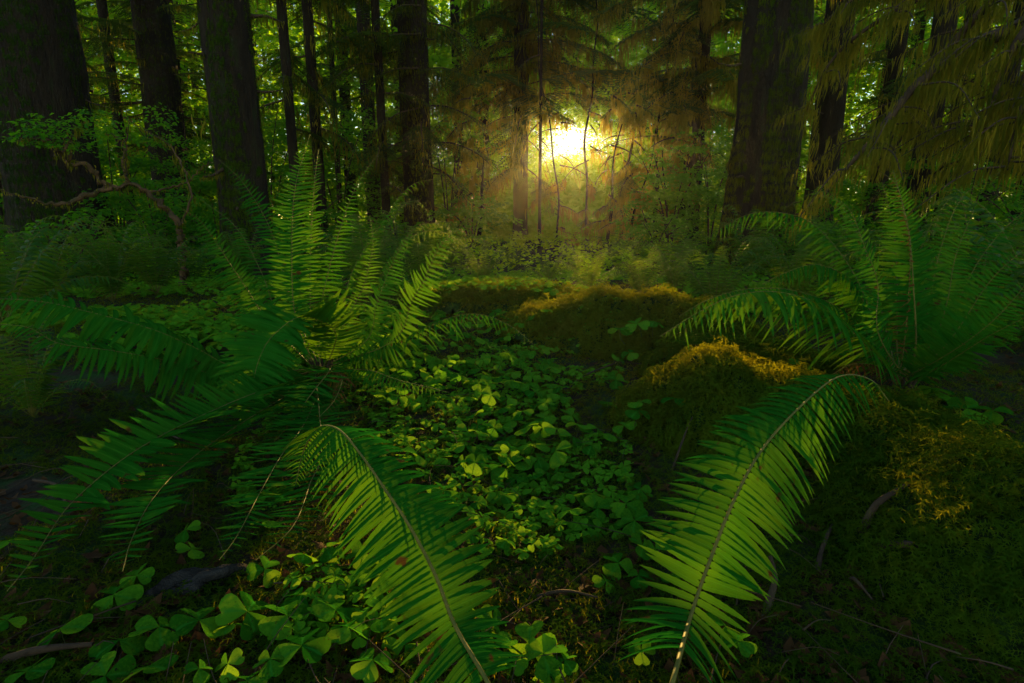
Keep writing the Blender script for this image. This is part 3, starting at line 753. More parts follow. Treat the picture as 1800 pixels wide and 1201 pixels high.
def moss_curtain(g, path, rg, per_m=40, lmin=.05, lmax=.5, width=.012, spread=.05, wind=(0, 0)):
    """strands hanging from a branch path"""
    P = np.asarray(path); seg = np.linalg.norm(np.diff(P, axis=0), axis=1); S = np.concatenate([[0], np.cumsum(seg)])
    n = max(3, int(S[-1] * per_m))
    u = rg.random(n) * S[-1]
    B = np.stack([np.interp(u, S, P[:, k]) for k in range(3)], 1) + rg.normal(0, spread, (n, 3)) * [1, 1, .5]
    kp = ~(in_beam(B) & (B[:, 1] > 6.5) & (rg.random(n) < .88)); B = B[kp]; u = u[kp]; n = len(u)
    if n == 0: return
    lump = vnoise(u * 3.1 + rg.random() * 50, u * 0, 91) ** 2
    Ln = lmin + (lmax - lmin) * lump * rg.random(n) ** .7
    a = rg.random(n) * PI; wd = np.stack([np.cos(a), np.sin(a), np.zeros(n)], 1) * (width * rg.uniform(.5, 1.4, n))[:, None]
    m = 5
    V = np.zeros((n, m, 2, 3))
    ph = rg.random(n) * 6.28; dr = rg.normal(0, .09, (2, n))
    for k in range(m):
        f = k / (m - 1); w = [.7, 1., .8, .55, .06][k]
        c = B + np.stack([np.sin(ph + f * 4) * .06 * Ln + (wind[0] + dr[0]) * Ln * f, np.cos(ph + f * 3) * .06 * Ln + (wind[1] + dr[1]) * Ln * f, -Ln * f], 1)
        V[:, k, 0] = c - wd * w; V[:, k, 1] = c + wd * w
    q = np.array([(2 * k, 2 * k + 1, 2 * k + 3, 2 * k + 2) for k in range(m - 1)])
    F = (q[None] + (np.arange(n) * m * 2)[:, None, None]).reshape(-1, 4)
    g.add(V.reshape(-1, 3), F)

hummock('log', 'mossy_log', 'fallen log thick with golden moss, lit from behind below the sun', 'log', 9500, .034)
hummock('mid', 'moss_hummock', 'yellow lit moss hump behind the near right frond', 'moss mound', 8500, .021)
hummock('right', 'moss_hummock', 'shaded green moss hump by the lower right edge', 'moss mound', 10000, .017)
hummock('bank', 'moss_hummock', 'dark mossy bank at the foot of the large right fern', 'moss mound', 4200, .028)
hummock('slope', 'moss_hummock', 'moss shoulder joining the golden log to the yellow moss hump', 'moss mound', 4200, .034)
hummock('back', 'moss_hummock', 'low moss covered rise behind the clover patch, left of the log', 'moss mound', 3600, .042)


def bough_template(seed):
    """conifer bough along +x, unit length, drooping; needle sprays as narrow triangles"""
    r = np.random.default_rng(seed); g = Geo(); ax = spline([(0, 0, 0), (.35, 0, .06), (.7, 0, -.02), (1, 0, -.2)], 24)
    for i in range(3, 24):
        for sg in (-1, 1):
            if r.random() < .08: continue
            l = (.36 * (1 - i / 26) + .07) * r.uniform(.6, 1.25); an = r.uniform(.7, 1.1)
            d = np.array([math.cos(an), sg * math.sin(an), 0]); b = ax[i]
            m = max(5, int(l / .018))
            t = np.linspace(0, 1, m)
            tw = b + d * (l * t)[:, None] + np.array([0, 0, -1]) * (l * r.uniform(.25, .7) * t ** 1.6)[:, None]
            nrm = np.array([-d[1], d[0], 0])
            for k in range(1, m):
                for s2 in (-1, 1):
                    ln = r.uniform(.035, .065) * (1 - .4 * t[k]); dd = (nrm * s2 * .9 + d * .6 + [0, 0, r.uniform(-.5, .15)]) * ln
                    g.add([tw[k] - d * .010, tw[k] + d * .010, tw[k] + dd], f3=[(0, 1, 2)])
            # feather tip
    return g, ax
BT = [bough_template(i) for i in range(5)]
BTA = [g.arrays() for g, _ in BT]

def add_bough(gn, gw, base, tip, rg, width=1.0, gm=None, moss=(40, .05, .5), bw=.02, mw=.009):
    """bough from base to tip (world); needles into gn, wood into gw, hanging moss into gm"""
    base = np.asarray(base, float); tip = np.asarray(tip, float); d = tip - base; L = np.linalg.norm(d); X = d / L
    Yv = norm(np.cross([0, 0, 1.], X)); Z = np.cross(X, Yv)
    k = int(rg.integers(0, 5)); v, f4, f3, a = BTA[k]; ax = BT[k][1]
    Mx = np.stack([X * L, Yv * L * width, Z * L * .9 + np.array([0, 0, 0])], 1)
    # template tip sits at z=-.2 : lift so the tip lands where asked
    lift = np.array([0, 0, .2 * L * .9])
    f = lambda p: base + p @ Mx.T + lift * p[:, :1] ** 2
    W = f(v); mid = W[f3].mean(1); gn.add(W, f4, f3[~(in_beam(mid) & (rg.random(len(f3)) < .88))])
    A = f(ax); tube(gw, A, bw, bw * .2, 5)
    if gm is not None: moss_curtain(gm, A, rg, *moss, width=mw, spread=.04 * L)
    return A

def tree(name, label, cat, base, r0, height, group=None, seed=0, boughs=(), mossy=None, lean=(0, 0), taper=.3, flare=.5, sides=48, extra=None, amp=.09, moss_trunk=0, bw=.02, wig=0, mw=.009, fuzz=0):
    """trunk + crown (boughs) + hanging moss as parts"""
    o = thing(name, label, cat, group)
    rg = np.random.default_rng(seed + 500)
    tg = trunk_geo(base, r0, height, taper, flare, seed, lean, wig, sides=sides, amp=amp)
    t = obj('trunk', tg, M['bark'], o, True)
    gn, gw, gm = Geo(), Geo(), Geo()
    for b in boughs:
        add_bough(gn, gw, b[0], b[1], rg, b[2] if len(b) > 2 else 1., gm, mossy or (30, .04, .3), bw, mw)
    if moss_trunk:
        zz = rg.uniform(.3, height * .8, moss_trunk); aa = rg.random(moss_trunk) * 2 * PI
        for z, a in zip(zz, aa):
            p = np.array([base[0] + lean[0] * z + r0 * .9 * math.cos(a), base[1] + lean[1] * z + r0 * .9 * math.sin(a), base[2] + z])
            moss_curtain(gm, [p, p + [.1 * math.cos(a), .1 * math.sin(a), .02]], rg, 90, .08, .45, .01, .05)
    if extra: extra(gn, gw, gm, rg)
    if fuzz:
        for k in range(16):      # dead limb stubs
            z = rg.uniform(.8, 6); a = rg.uniform(0, 6.28); L = rg.uniform(.08, .5); rr = r0 * (1 - taper * z / height) * .96
            d = np.array([math.cos(a), math.sin(a), rg.uniform(-.5, .15)]); p0 = np.array([base[0] + lean[0] * z, base[1] + lean[1] * z, base[2] + z]) + d * [rr, rr, 0]
            A = spline([p0, p0 + d * L * .5 + [0, 0, rg.uniform(-.04, .04)], p0 + d * L], 8); tube(gw, A, rg.uniform(.012, .03), .008, 7, .6, seed=k)
            if rg.random() < .6: moss_curtain(gm, A, rg, 120, .05, .3, .008, .02)
        v, f4, _, _ = tg.arrays(); q = rg.integers(0, len(f4), fuzz * 4); w4 = rg.dirichlet((1, 1, 1, 1), fuzz * 4)
        P = (v[f4[q]] * w4[..., None]).sum(1)
        e1 = v[f4[q, 1]] - v[f4[q, 0]]; e2 = v[f4[q, 3]] - v[f4[q, 0]]; Nf = np.cross(e1, e2); ar = np.linalg.norm(Nf, axis=1); Nf /= ar[:, None] + 1e-9
        ctr = np.stack([base[0] + lean[0] * P[:, 2], base[1] + lean[1] * P[:, 2], P[:, 2]], 1)
        Nf *= np.sign(((P - ctr) * Nf).sum(1))[:, None]
        an = np.arctan2(P[:, 1] - base[1], P[:, 0] - base[0])
        m = vnoise(an * 2.2 + 9, P[:, 2] * .9, 14) + .35 * vnoise(an * 8, P[:, 2] * 4, 15) + .25 * np.exp(-(P[:, 2] - base[2]) / .8)
        kp = (P[:, 2] < 6.5) & (m > .62); P, Nf = P[kp], Nf[kp]
        Nf[:, 2] -= .35
        mz = obj('trunk_moss', scatter_sprigs(P, Nf, rg.uniform(.03, .075, len(P)), seed), M['moss'], o); mz['kind'] = 'stuff'
    if gw.n: obj('branches', gw, M['twig'], o, True)
    if gn.n: obj('crown', gn, M['needle'], o)
    if gm.n: obj('hanging_moss', gm, M['hang'], o)['kind'] = 'stuff'
    return o

def gbase(px, Y):
    x = (px - 900) / FPX * (Y * CP + .15)
    for _ in range(3):
        z = float(ground_h(np.array([x]), np.array([Y]))[0]); x = (px - 900) / FPX * (Y * CP + (CAMZ - z) * SP)
    return np.array([x, Y, z])

def radial_boughs(base, z0, z1, n, ln, rg, r0=.1, droop=.3, az=None):
    out = []
    for i in range(n):
        z = z0 + (z1 - z0) * (i + rg.random()) / n; a = rg.random() * 2 * PI if az is None else az[0] + (az[1] - az[0]) * rg.random()
        l = ln * rg.uniform(.6, 1.2); c, s = math.cos(a), math.sin(a)
        b = base + [r0 * c, r0 * s, z]
        out.append((b, b + np.array([l * c, l * s, -l * droop * rg.uniform(.5, 1.6)]), 1.0))
    return out

G_T = 'tree trunks standing in the forest'
R_ = np.random.default_rng(3)
# giant left
tree('giant_spruce', 'giant dark trunk with moss lit right edge at the upper left', 'tree', gbase(125, 9.0), .60, 16, G_T, 1, flare=.5, taper=.25, moss_trunk=26, sides=90, fuzz=10000)
tree('tall_spruce', 'tall dark brown trunk behind the big left fern', 'tree', gbase(440, 7.2), .29, 15, G_T, 2, flare=.35, taper=.25, moss_trunk=8, sides=80, fuzz=5200,
     boughs=[])
b3 = gbase(318, 14)
tree('mossy_spruce', 'farther trunk with drooping mossy branches between the giant and tall dark trunks', 'tree', b3, .42, 16, G_T, 3, moss_trunk=10, fuzz=2200,
     boughs=radial_boughs(b3, 2.0, 8, 16, 2.4, R_, .3, .25), mossy=(40, .05, .45))
b4 = gbase(532, 10)
tree('mossy_sapling', 'slim mossy trunk with shaggy stubs, left of a close pair', 'tree', b4, .085, 12, G_T, 4, flare=.2, moss_trunk=22, sides=20, boughs=radial_boughs(b4, 2.0, 7, 12, 1.1, R_, .05, .45), mossy=(60, .1, .6))
b4b = gbase(572, 11)
tree('mossy_sapling', 'slim mossy trunk with shaggy stubs, right of a close pair', 'tree', b4b, .10, 12, G_T, 5, flare=.2, moss_trunk=22, sides=20, boughs=radial_boughs(b4b, 1.8, 8, 14, 1.2, R_, .05, .45), mossy=(60, .1, .6))
b5 = gbase(684, 12)
tree('slim_spruce', 'slim straight trunk just left of the mid brown trunk', 'tree', b5, .09, 13, G_T, 6, flare=.2, lean=(-.01, 0), sides=20, boughs=radial_boughs(b5, 1.3, 8, 16, 1.7, R_, .05, .35), mossy=(50, .05, .45))
b6 = gbase(740, 12.5)
tree('brown_spruce', 'mid distance straight brown trunk with shaggy boughs, left of the sun', 'tree', b6, .31, 16, G_T, 7, flare=.35, taper=.15, sides=64, fuzz=2200,
     boughs=[(at(735, 190, 12.2), at(640, 250, 11.3), .8), (at(745, 185, 12.2), at(860, 230, 11.3), .9), (at(735, 240, 12.2), at(610, 330, 11), .8), (at(755, 250, 12.2), at(880, 300, 11.0), .9), (at(740, 60, 12.2), at(600, 110, 11), .8), (at(755, 40, 12.2), at(850, 100, 11.4), .7),
             (at(740, 215, 12.1), at(745, 300, 10.6), .9), (at(735, 120, 12.2), at(640, 150, 11.5), .7), (at(750, 290, 12.1), at(830, 360, 11), .8), (at(740, 10, 12.2), at(660, 40, 11.2), .8)] + radial_boughs(b6, 3.2, 7, 16, 2.2, R_, .25, .25), mossy=(60, .08, .55))
tree('pale_spruce', 'hazy pale grey trunk far behind, above the clover', 'tree', gbase(849, 24), .30, 18, G_T, 8, flare=.3, taper=.1, sides=32)
# central hemlock
b8 = gbase(915, 17)
bl = []
for (py, pts) in [(20, [(760, 70), (1080, 80)]), (70, [(800, 130), (1120, 130), (1010, 150)]), (120, [(770, 190), (1190, 190), (870, 210)]), (150, [(1220, 160), (820, 215)]), (170, [(1120, 200), (745, 240)]), (200, [(800, 270), (1010, 215), (900, 300)]), (240, [(790, 320), (980, 330)]), (0, [(850, 60), (1000, 50), (1180, 60)]), (-60, [(800, 20), (1100, 20), (960, 30)]), (290, [(840, 350), (985, 380)])]:
    for (tx, ty) in pts:
        bl.append((at(918, py, 16.9), at(tx, ty, 16.9 + rnd.uniform(-2.6, .6)), rnd.uniform(.8, 1.2)))
bl += radial_boughs(b8, 3.8, 9.5, 26, 2.9, R_, .1, .22)
tree('hemlock', 'central hemlock with layered boughs and golden hanging moss, left of the sun', 'tree', b8, .21, 18, G_T, 9, flare=.4, taper=.2, sides=32, boughs=bl, mossy=(130, .08, .8), mw=.014)
b8b = gbase(948, 14.5)
tree('slim_spruce', 'thin black stem right beside the central hemlock', 'tree', b8b, .04, 12, G_T, 10, flare=.2, sides=16, moss_trunk=6, boughs=radial_boughs(b8b, 1.2, 5, 5, .7, R_, .03, .5), mossy=(40, .1, .5))
# right of the sun
b9 = gbase(1215, 15)
bl = []
for (py, pts) in [(40, [(1080, 80), (1180, 120)]), (90, [(1090, 150), (1300, 150)]), (120, [(1070, 170), (1190, 190)]), (160, [(1100, 230), (1260, 230)]), (200, [(1090, 260), (1150, 280)]), (0, [(1040, 30), (1150, 60), (1290, 60)]), (240, [(1120, 290), (1260, 300)]), (-60, [(1080, 0), (1250, 20)])]:
    for (tx, ty) in pts:
        bl.append((at(1215, py, 14.9), at(tx, ty, 14.9 + rnd.uniform(-2, .5)), rnd.uniform(.9, 1.3)))
bl += radial_boughs(b9, 3.2, 8, 26, 2.6, R_, .1, .22) + [(at(1215, 300, 14.9), at(1050, 320, 14.0), .6), (at(1215, 250, 14.9), at(1035, 270, 13.6), .5)]
tree('hemlock', 'dark hemlock with broad boughs between the sun and the broad right trunk', 'tree', b9, .16, 16, G_T, 11, flare=.3, sides=32, boughs=bl, mossy=(120, .08, .75), mw=.013)
tree('giant_spruce', 'broad dark mossy trunk right of the sun', 'tree', gbase(1325, 9.6), .52, 16, G_T, 12, flare=.42, taper=.2, sides=90, moss_trunk=34, fuzz=12000)
tree('far_spruce', 'grey dim trunk partly hidden right behind the broad right trunk', 'tree', gbase(1432, 15), .36, 16, G_T, 13, flare=.3, sides=40)
# thin leaning stems under the sun
for i, (px, Y, lx, r_, lb) in enumerate([(1032, 16, .02, .04, 'thin dark stem straight below the sun'), (1066, 13, .10, .045, 'thin leaning stem right below the sun'), (1090, 14, .06, .07, 'thicker leaning stem right of the sun'), (1106, 12.5, .14, .035, 'most slanted thin stem right of the sun'), (980, 15, -.12, .025, 'thin stem leaning left below the sun'), (832, 13, .10, .06, 'short slanted stem left of the central hemlock'), (1150, 16, .03, .06, 'thin upright stem left of the dark hemlock'), (1175, 14, -.05, .04, 'thin stem in front of the dark hemlock')]):
    b = gbase(px, Y)
    tree('thin_stem', lb, 'tree stem', b, r_, (9, 2.8, 3.0, 2.4, 9, 2.2, 7, 2.6)[i], 'thin stems near the sun', 20 + i, flare=.2, lean=(lx, 0), sides=14, moss_trunk=14, taper=.75, wig=.07, boughs=radial_boughs(b, .5, 3.6, 9, .75, R_, .02, .55), mossy=(110, .1, .75), mw=.012)
# outer slim trunks
for i, (px, Y, r_, lb) in enumerate([(12, 12, .13, 'slim trunk at the far left edge'), (172, 15, .12, 'thin far trunk right beside the left giant'), (305, 18, .20, 'dim far trunk behind the mossy spruce'), (1595, 11, .20, 'dark trunk behind the right moss curtains'), (1640, 14, .12, 'reddish slim trunk lit through the right moss'), (1530, 16, .22, 'far trunk left of the slanting mossy limb'), (1720, 13, .17, 'dim trunk near the right edge'), (1775, 10, .14, 'slim trunk nearest the right edge')]):
    b = gbase(px, Y)
    tree('slim_spruce', lb, 'tree', b, r_, 14, G_T, 40 + i, flare=.25, sides=24, moss_trunk=10, boughs=radial_boughs(b, 1.6, 8, 14, 1.8, R_, .08, .3), mossy=(50, .06, .5))

# big mossy tree whose limbs sweep down from the upper right
def big_limbs(gn, gw, gm, rg):
    LB = [[(1900, -40, 5.4), (1800, 40, 5.3), (1700, 85, 5.2), (1610, 150, 5.1), (1550, 225, 5.0), (1480, 305, 4.9), (1440, 350, 4.9)],
          [(1900, -80, 5.6), (1760, -10, 5.6), (1650, 110, 5.7), (1600, 220, 5.8), (1540, 300, 5.8)],
          [(1900, -60, 5.2), (1790, 70, 5.0), (1740, 190, 4.9), (1690, 300, 4.8)],
          [(1880, 20, 5.2), (1780, 160, 5.1), (1700, 220, 5.2), (1640, 235, 5.3), (1590, 190, 5.5)],
          [(1900, -120, 5.9), (1700, -40, 6.1), (1540, 40, 6.3), (1460, 110, 6.5), (1415, 200, 6.6)],
          [(1900, -140, 6.2), (1650, -60, 6.6), (1500, 0, 6.9), (1430, 60, 7)],
          [(1890, 40, 4.9), (1800, 180, 4.7), (1770, 300, 4.6)]]
    for i, l in enumerate(LB):
        A = spline([at(*p) for p in l], 40)
        tube(gw, A, [.075, .05, .04, .035, .045, .04, .03][i], .008, 8, .4, seed=i)
        moss_curtain(gm, A, rg, 190, .10, [.6, .6, .6, .5, .75, .5, .6][i], .006, .05, wind=(-.10, 0))
        for k in range(11):
            j = int(rg.integers(4, 39)); p = A[j]; a = rg.uniform(0, 6.28); L = rg.uniform(.25, .8)
            B = spline([p, p + [L * .5 * math.cos(a), L * .5 * math.sin(a), -.08 * L], p + [L * math.cos(a) - .1, L * math.sin(a), -.5 * L]], 12)
            tube(gw, B, .010, .003, 5); moss_curtain(gm, B, rg, 90, .08, .4, .006, .03, wind=(-.10, 0))
tree('mossy_maple', 'big tree at the upper right corner with slanting limbs draped in moss curtains', 'tree', gbase(2010, 5.4), .34, 12, G_T, 60, flare=.4, sides=60, extra=big_limbs, moss_trunk=14)

# ------------------------------------------------------------------ broad-leaved understory
def leaf_shape(g, P, X, Yv, N, s):
    n = len(P); s = s[:, None]
    V = np.stack([P, P + s * (.45 * X + .34 * Yv + .05 * N), P + s * (1.0 * X - .12 * N), P + s * (.45 * X - .34 * Yv + .05 * N)], 1)
    F = (np.arange(n) * 4)[:, None] + np.array([0, 1, 2, 3])
    g.add(V.reshape(-1, 3), F)

def leaf_sprays(g, centers, rg, per=36, rad=.35, size=.06, flat=.18, tilt=.35):
    for c in centers:
        n = max(4, int(per * rg.uniform(.6, 1.4))); r = rad * rg.uniform(.6, 1.3)
        q = np.sqrt(rg.random(n)) * r; a = rg.random(n) * 2 * PI
        tl = rg.normal(0, tilt * .5, 2)
        x = q * np.cos(a); y = q * np.sin(a); z = x * tl[0] + y * tl[1] - .25 * q * q / r + rg.normal(0, flat * r * .35, n)
        P = np.asarray(c) + np.stack([x, y, z], 1)
        aa = a + rg.normal(0, .7, n); X = np.stack([np.cos(aa), np.sin(aa), rg.normal(-.25, .3, n)], 1); X /= np.linalg.norm(X, axis=1)[:, None]
        N = np.stack([rg.normal(0, tilt, n), rg.normal(0, tilt, n), np.ones(n)], 1); Yv = np.cross(N, X); Yv /= np.linalg.norm(Yv, axis=1)[:, None]; N = np.cross(X, Yv)
        leaf_shape(g, P, X, Yv, N, size * rg.uniform(.6, 1.3, n))

def bush(name, label, cat, base, h, w, rg, sprays, group, per=52, size=.07, stems=4, z0=.25, rad=.35):
    o = thing(name, label, cat, group)
    g = Geo(); gs = Geo(); cs = []
    for k in range(stems):
        a = k * 2 * PI / stems + rg.random(); L = w * rg.uniform(.5, 1)
        p = spline([base, base + [L * .3 * math.cos(a), L * .3 * math.sin(a), h * .5], base + [L * math.cos(a), L * math.sin(a), h * rg.uniform(.75, 1)]], 14)
        tube(gs, p, .022, .006, 6, .3, seed=k)
    for k in range(sprays):
        a = rg.random() * 2 * PI; r = w * math.sqrt(rg.random()); z = h * (z0 + (1 - z0) * rg.random())
        cs.append(base + [r * math.cos(a), r * math.sin(a), z * (1 - .25 * (r / w) ** 2)])
    leaf_sprays(g, cs, rg, per, rad, size)
    obj('stems', gs, M['twig'], o, True); obj('foliage', g, M['maple'], o)
    return o

G_B = 'leafy shrubs in the understory'
rb = np.random.default_rng(21)
BUSHES = [(215, 11, 2.6, 1.1, 60, 'bright green maple shrub right of the left giant trunk'), (285, 9, 1.7, .8, 42, 'leafy shrub hiding the mossy spruce foot'), (345, 12, 2.8, 1.0, 55, 'bright shrub left of the tall dark trunk'), (40, 10.5, 2.2, .9, 40, 'dim leafy shrub at the left edge'), (130, 6.8, .9, .7, 36, 'low shrub under the crooked maple'),
          (480, 13, 3.6, 1.2, 70, 'tall bright green shrub right of the tall dark trunk'), (600, 14, 3.4, 1.3, 70, 'green shrub behind the slim mossy pair'), (660, 16, 4.5, 1.4, 70, 'glowing shrub behind the slim straight trunk'), (790, 16, 4.6, 1.2, 66, 'pale green shrub right of the mid brown trunk'), (830, 12, 1.2, .9, 40, 'low bright green shrub left of the central hemlock'),
          (1175, 12, 2.3, 1.0, 64, 'bright leafy maple right of the sun'), (1245, 13, 3.0, 1.0, 60, 'leafy maple left of the broad right trunk'), (1150, 10, 1.0, .7, 36, 'low dim shrub behind the mossy log'), (1495, 11, 1.9, 1.0, 50, 'green shrub right of the broad trunk under moss'), (1420, 8, .9, .6, 34, 'low lit shrub at the broad trunk right foot'),
          (1680, 10, 2.2, 1.1, 50, 'dim shrub beneath the right moss curtains'), (1790, 8, 1.6, 1.0, 40, 'dark shrub at the right edge'), (390, 9.5, 1.3, .7, 34, 'small shrub at the left of the tall dark trunk'), (520, 10.5, 1.4, .9, 40, 'shrub under the slim mossy pair'), (700, 10.5, .9, .9, 34, 'low shrub under the mid brown trunk')]
for px, Y, h, w, n, lb in BUSHES:
    bush('maple_shrub', lb, 'shrub', gbase(px, Y), h, w, rb, n, G_B, size=.065 + .002 * Y)

# crooked vine maple at the left
def crooked():
    o = thing('crooked_maple', 'crooked bare limbed vine maple with warm lit bark and pale leaves at its tip, left', 'small tree', 'leafy shrubs in the understory')
    g = Geo(); m = Geo(); lf = Geo(); rg = np.random.default_rng(9)
    bz = gbase(325, 6.0)
    main = spline([bz, at(313, 397, 6.0), at(283, 357, 6.0), at(252, 335, 5.9), at(227, 323, 5.9), at(193, 331, 5.8), at(165, 303, 5.75), at(147, 287, 5.7), at(125, 292, 5.7), at(102, 266, 5.6)], 60)
    main = main + np.random.default_rng(4).normal(0, .011, main.shape); tube(g, main, .042, .014, 14, 1.2, seed=2)
    br = [[at(227, 323, 5.9), at(215, 290, 5.9), at(220, 265, 6.0), at(205, 240, 6.0), at(185, 235, 6.0)], [at(222, 318, 5.9), at(222, 250, 6.1), at(226, 215, 6.1)], [at(102, 266, 5.6), at(90, 250, 5.6), at(55, 245, 5.5), at(30, 248, 5.5)], [at(110, 270, 5.6), at(128, 240, 5.7), at(150, 212, 5.7)], [at(250, 338, 5.9), at(300, 330, 6.2), at(330, 318, 6.3), at(370, 285, 6.4)],
          [at(320, 395, 6.0), at(335, 330, 6.1), at(300, 262, 6.2), at(250, 225, 6.3), at(215, 208, 6.3)], [at(193, 331, 5.8), at(150, 345, 5.7), at(110, 360, 5.6), at(60, 350, 5.5), at(0, 335, 5.4)], [at(120, 290, 5.7), at(125, 262, 5.7), at(118, 240, 5.7)]]
    for i, b in enumerate(br):
        A = spline(b, 30); A = A + rg.normal(0, .008, A.shape); tube(g, A, .014 if i != 6 else .03, .004, 7, .8, seed=i); moss_curtain(m, A, rg, 80, .02, .12 if i != 6 else .2, .006, .02)
    moss_curtain(m, main, rg, 110, .02, .12, .005, .02)
    cs = [at(rg.uniform(30, 150), rg.uniform(205, 255), rg.uniform(5.3, 5.8)) for _ in range(26)] + [at(rg.uniform(140, 200), rg.uniform(190, 260), rg.uniform(5.6, 6.1)) for _ in range(12)] + [at(rg.uniform(200, 300), rg.uniform(190, 250), rg.uniform(6, 6.4)) for _ in range(12)]
    leaf_sprays(lf, cs, rg, 22, .16, .045)
    obj('trunk', g, M['maple_bark'], o, True); obj('hanging_moss', m, M['hang'], o)['kind'] = 'stuff'; obj('foliage', lf, M['maple'], o)
crooked()

# ------------------------------------------------------------------ the far wood: reads as one mass
def far_wood():
    rg = np.random.default_rng(77)
    gl, gt = Geo(), Geo(); gn = Geo()
    sx = SUND[0] / SUND[1]
    def corridor(x, y): return abs(x - sx * y) 
    el_ = math.tan(math.asin(SUND[2]))
    for k in range(13500):
        far = k > 10500
        Y = rg.uniform(46, 54) if far else rg.uniform(19, 46); x = rg.uniform(-1.05, 1.05) * Y
        z = float(ground_h(np.array([x]), np.array([Y]))[0]) + (.42 * Y) * rg.random() ** 1.15
        c = x - sx * Y; b = z - CAMZ * 0 - Y * el_
        if -2.2 < c < 2.1 and -.9 < b < 2.0: continue
        if abs(c) < 3.6 and -1.6 < b < 3.2 and rg.random() < .5: continue
        if -5 < c < -1.3 and -.3 < b < 2.8 and rg.random() < .8: continue
        if 3.3 < c < 5.4 and .0 < b < 3.2 and rg.random() < .85: continue
        if -6 < c < -3.6 and -.3 < b < 1.8 and rg.random() < .85: continue
        leaf_sprays(gl, [np.array([x, Y, z])], rg, 30, 1.4 if far else .9, .52 if far else .26, flat=.7 if far else .35)
    for k in range(1500):
        Y = rg.uniform(8, 24); x = rg.uniform(-1, 1) * Y
        z = float(ground_h(np.array([x]), np.array([Y]))[0]) + rg.uniform(.05, .45)
        if z > Y * el_ - .25 and abs(x - sx * Y) < 1.5: continue
        leaf_sprays(gl, [np.array([x, Y, z])], rg, 24, .35, .09, flat=.5, tilt=.6)
    # small loose sprays close round the gap that lets the sun through
    for k in range(4600):
        Y = rg.uniform(22, 53); c = rg.normal(0, 3.4); x = sx * Y + c; b = rg.normal(.8, 2.6); z = Y * el_ + b
        if z < float(ground_h(np.array([x]), np.array([Y]))[0]) + .2: continue
        m_ = (math.hypot((c + .28) / 1.08, (b - .38) / .72) - 1) * .95
        if (m_ < .38 and rg.random() < .97) or (m_ < 1.4 and rg.random() < .6): continue
        if .7 < c < 2.1 and .0 < b < 1.2 and rg.random() < .85: continue
        if abs(c) < 3.2 and -1.2 < b < 2.6 and m_ > .9 and rg.random() < .6: continue
        leaf_sprays(gl, [np.array([x, Y, z])], rg, 30, .45, .17, flat=2.0, tilt=.8)
    for k in range(70):
        Y = rg.uniform(17, 44); x = rg.uniform(-1.0, 1.0) * Y
        if corridor(x, Y) < 2.9: continue
        b = np.array([x, Y, float(ground_h(np.array([x]), np.array([Y]))[0])])
        r0 = rg.uniform(.06, .24)
        gt.merge(trunk_geo(b, r0, 18, .3, .3, k, (rg.normal(0, .01), 0), n=14, sides=12))
        for bb in radial_boughs(b, 2.5, 14, 8, 2.6, rg, r0, .3): add_bough(gn, gt, bb[0], bb[1], rg)
    o = tag(obj('far_forest', gl, M['far_leaf']), 'green blur of leaves far back in the wood', 'forest', kind='stuff')
    tag(obj('far_forest', gt, M['bark']), 'distant trunks standing far back in the wood', 'forest', kind='stuff')
    tag(obj('far_forest', gn, M['needle']), 'distant conifer boughs far back in the wood', 'forest', kind='stuff')
far_wood()

# ------------------------------------------------------------------ air, light, sky, camera
def haze():
    m, nt, N, L = new_mat('haze')
    out = N.new('ShaderNodeOutputMaterial'); pv = N.new('ShaderNodeVolumePrincipled')
    pv.inputs['Color'].default_value = (.95, .95, .9, 1); pv.inputs['Density'].default_value = .0005; pv.inputs['Anisotropy'].default_value = .80
    L.new(pv.outputs[0], out.inputs['Volume'])
    g = Geo(); lo = np.array([-60, -60, -3.]); hi = np.array([60, 60, 20.])
    V = [(x, y, z) for x in (lo[0], hi[0]) for y in (lo[1], hi[1]) for z in (lo[2], hi[2])]
    g.add(V, [(0, 1, 3, 2), (4, 6, 7, 5), (0, 4, 5, 1), (2, 3, 7, 6), (0, 2, 6, 4), (1, 5, 7, 3)])
    tag(obj('haze', g, m), 'thin morning haze in the air of the wood', 'haze', kind='stuff')
haze()

el = math.asin(SUND[2]); az = math.atan2(SUND[0], SUND[1])
sl = bpy.data.lights.new('sun', 'SUN'); sl.energy = 5.0; sl.angle = math.radians(.5); sl.color = (1, .63, .17)
so = bpy.data.objects.new('sun', sl); COL.objects.link(so)
so.rotation_euler = Vector(SUND).to_track_quat('Z', 'Y').to_euler()

w = bpy.data.worlds.new('World'); scene.world = w; w.use_nodes = True
N, L = w.node_tree.nodes, w.node_tree.links; N.clear()
out = N.new('ShaderNodeOutputWorld'); bg = N.new('ShaderNodeBackground'); bg.inputs['Strength'].default_value = .088
sky = N.new('ShaderNodeTexSky'); sky.sky_type = 'NISHITA'; sky.sun_disc = False; sky.dust_density = 0; sky.sun_elevation = el; sky.sun_rotation = az
L.new(sky.outputs[0], bg.inputs['Color'])
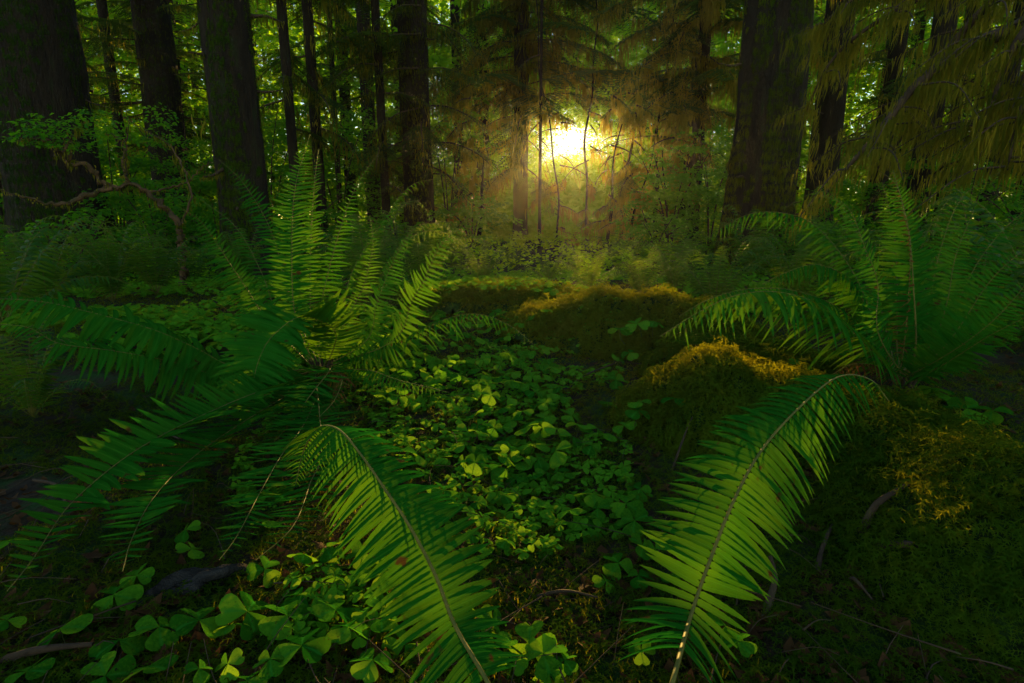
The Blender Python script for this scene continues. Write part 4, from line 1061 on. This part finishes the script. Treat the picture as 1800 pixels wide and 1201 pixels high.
# the sun's own disc and the bright air round it, at infinity
geo = N.new('ShaderNodeTexCoord'); dp = N.new('ShaderNodeVectorMath'); dp.operation = 'DOT_PRODUCT'; dp.inputs[1].default_value = tuple(SUND)
nv = N.new('ShaderNodeVectorMath'); nv.operation = 'NORMALIZE'; L.new(geo.outputs['Generated'], nv.inputs[0]); L.new(nv.outputs[0], dp.inputs[0])
ac = N.new('ShaderNodeMath'); ac.operation = 'ARCCOSINE'; L.new(dp.outputs['Value'], ac.inputs[0])
def gauss(sig, amp, col):
    a = N.new('ShaderNodeMath'); a.operation = 'DIVIDE'; a.inputs[1].default_value = math.radians(sig); L.new(ac.outputs[0], a.inputs[0])
    b = N.new('ShaderNodeMath'); b.operation = 'POWER'; b.inputs[1].default_value = 1.5; L.new(a.outputs[0], b.inputs[0])
    c = N.new('ShaderNodeMath'); c.operation = 'MULTIPLY'; c.inputs[1].default_value = -1; L.new(b.outputs[0], c.inputs[0])
    d = N.new('ShaderNodeMath'); d.operation = 'EXPONENT'; L.new(c.outputs[0], d.inputs[0])
    e = N.new('ShaderNodeMath'); e.operation = 'MULTIPLY'; e.inputs[1].default_value = amp; L.new(d.outputs[0], e.inputs[0])
    k = N.new('ShaderNodeBackground'); k.inputs['Color'].default_value = (*col, 1); L.new(e.outputs[0], k.inputs['Strength']); return k.outputs[0]
cur = bg.outputs[0]
for s in (gauss(.34, 70, (1, .82, .5)), gauss(1.6, .14, (1, .54, .10)), gauss(12, .07, (1, .6, .18))):
    ad = N.new('ShaderNodeAddShader'); L.new(cur, ad.inputs[0]); L.new(s, ad.inputs[1]); cur = ad.outputs[0]
L.new(cur, out.inputs['Surface'])

cam = bpy.data.cameras.new('camera'); cam.sensor_width = 36; cam.lens = 20; cam.clip_start = .02; cam.clip_end = 1000
co = bpy.data.objects.new('camera', cam); COL.objects.link(co); co.location = (0, 0, CAMZ); co.rotation_euler = (PI / 2 - PITCH, 0, 0)
scene.camera = co

scene.view_settings.view_transform = 'Standard'; scene.view_settings.look = 'None'; scene.view_settings.gamma = 1
scene.view_settings.exposure = 1.75
scene.render.engine = 'CYCLES'
cy = scene.cycles
cy.use_denoising = True; cy.max_bounces = 8; cy.diffuse_bounces = 3; cy.glossy_bounces = 2; cy.transmission_bounces = 4; cy.volume_bounces = 1; cy.transparent_max_bounces = 4
cy.sample_clamp_indirect = 3.0; cy.sample_clamp_direct = 0; cy.caustics_reflective = False; cy.caustics_refractive = False
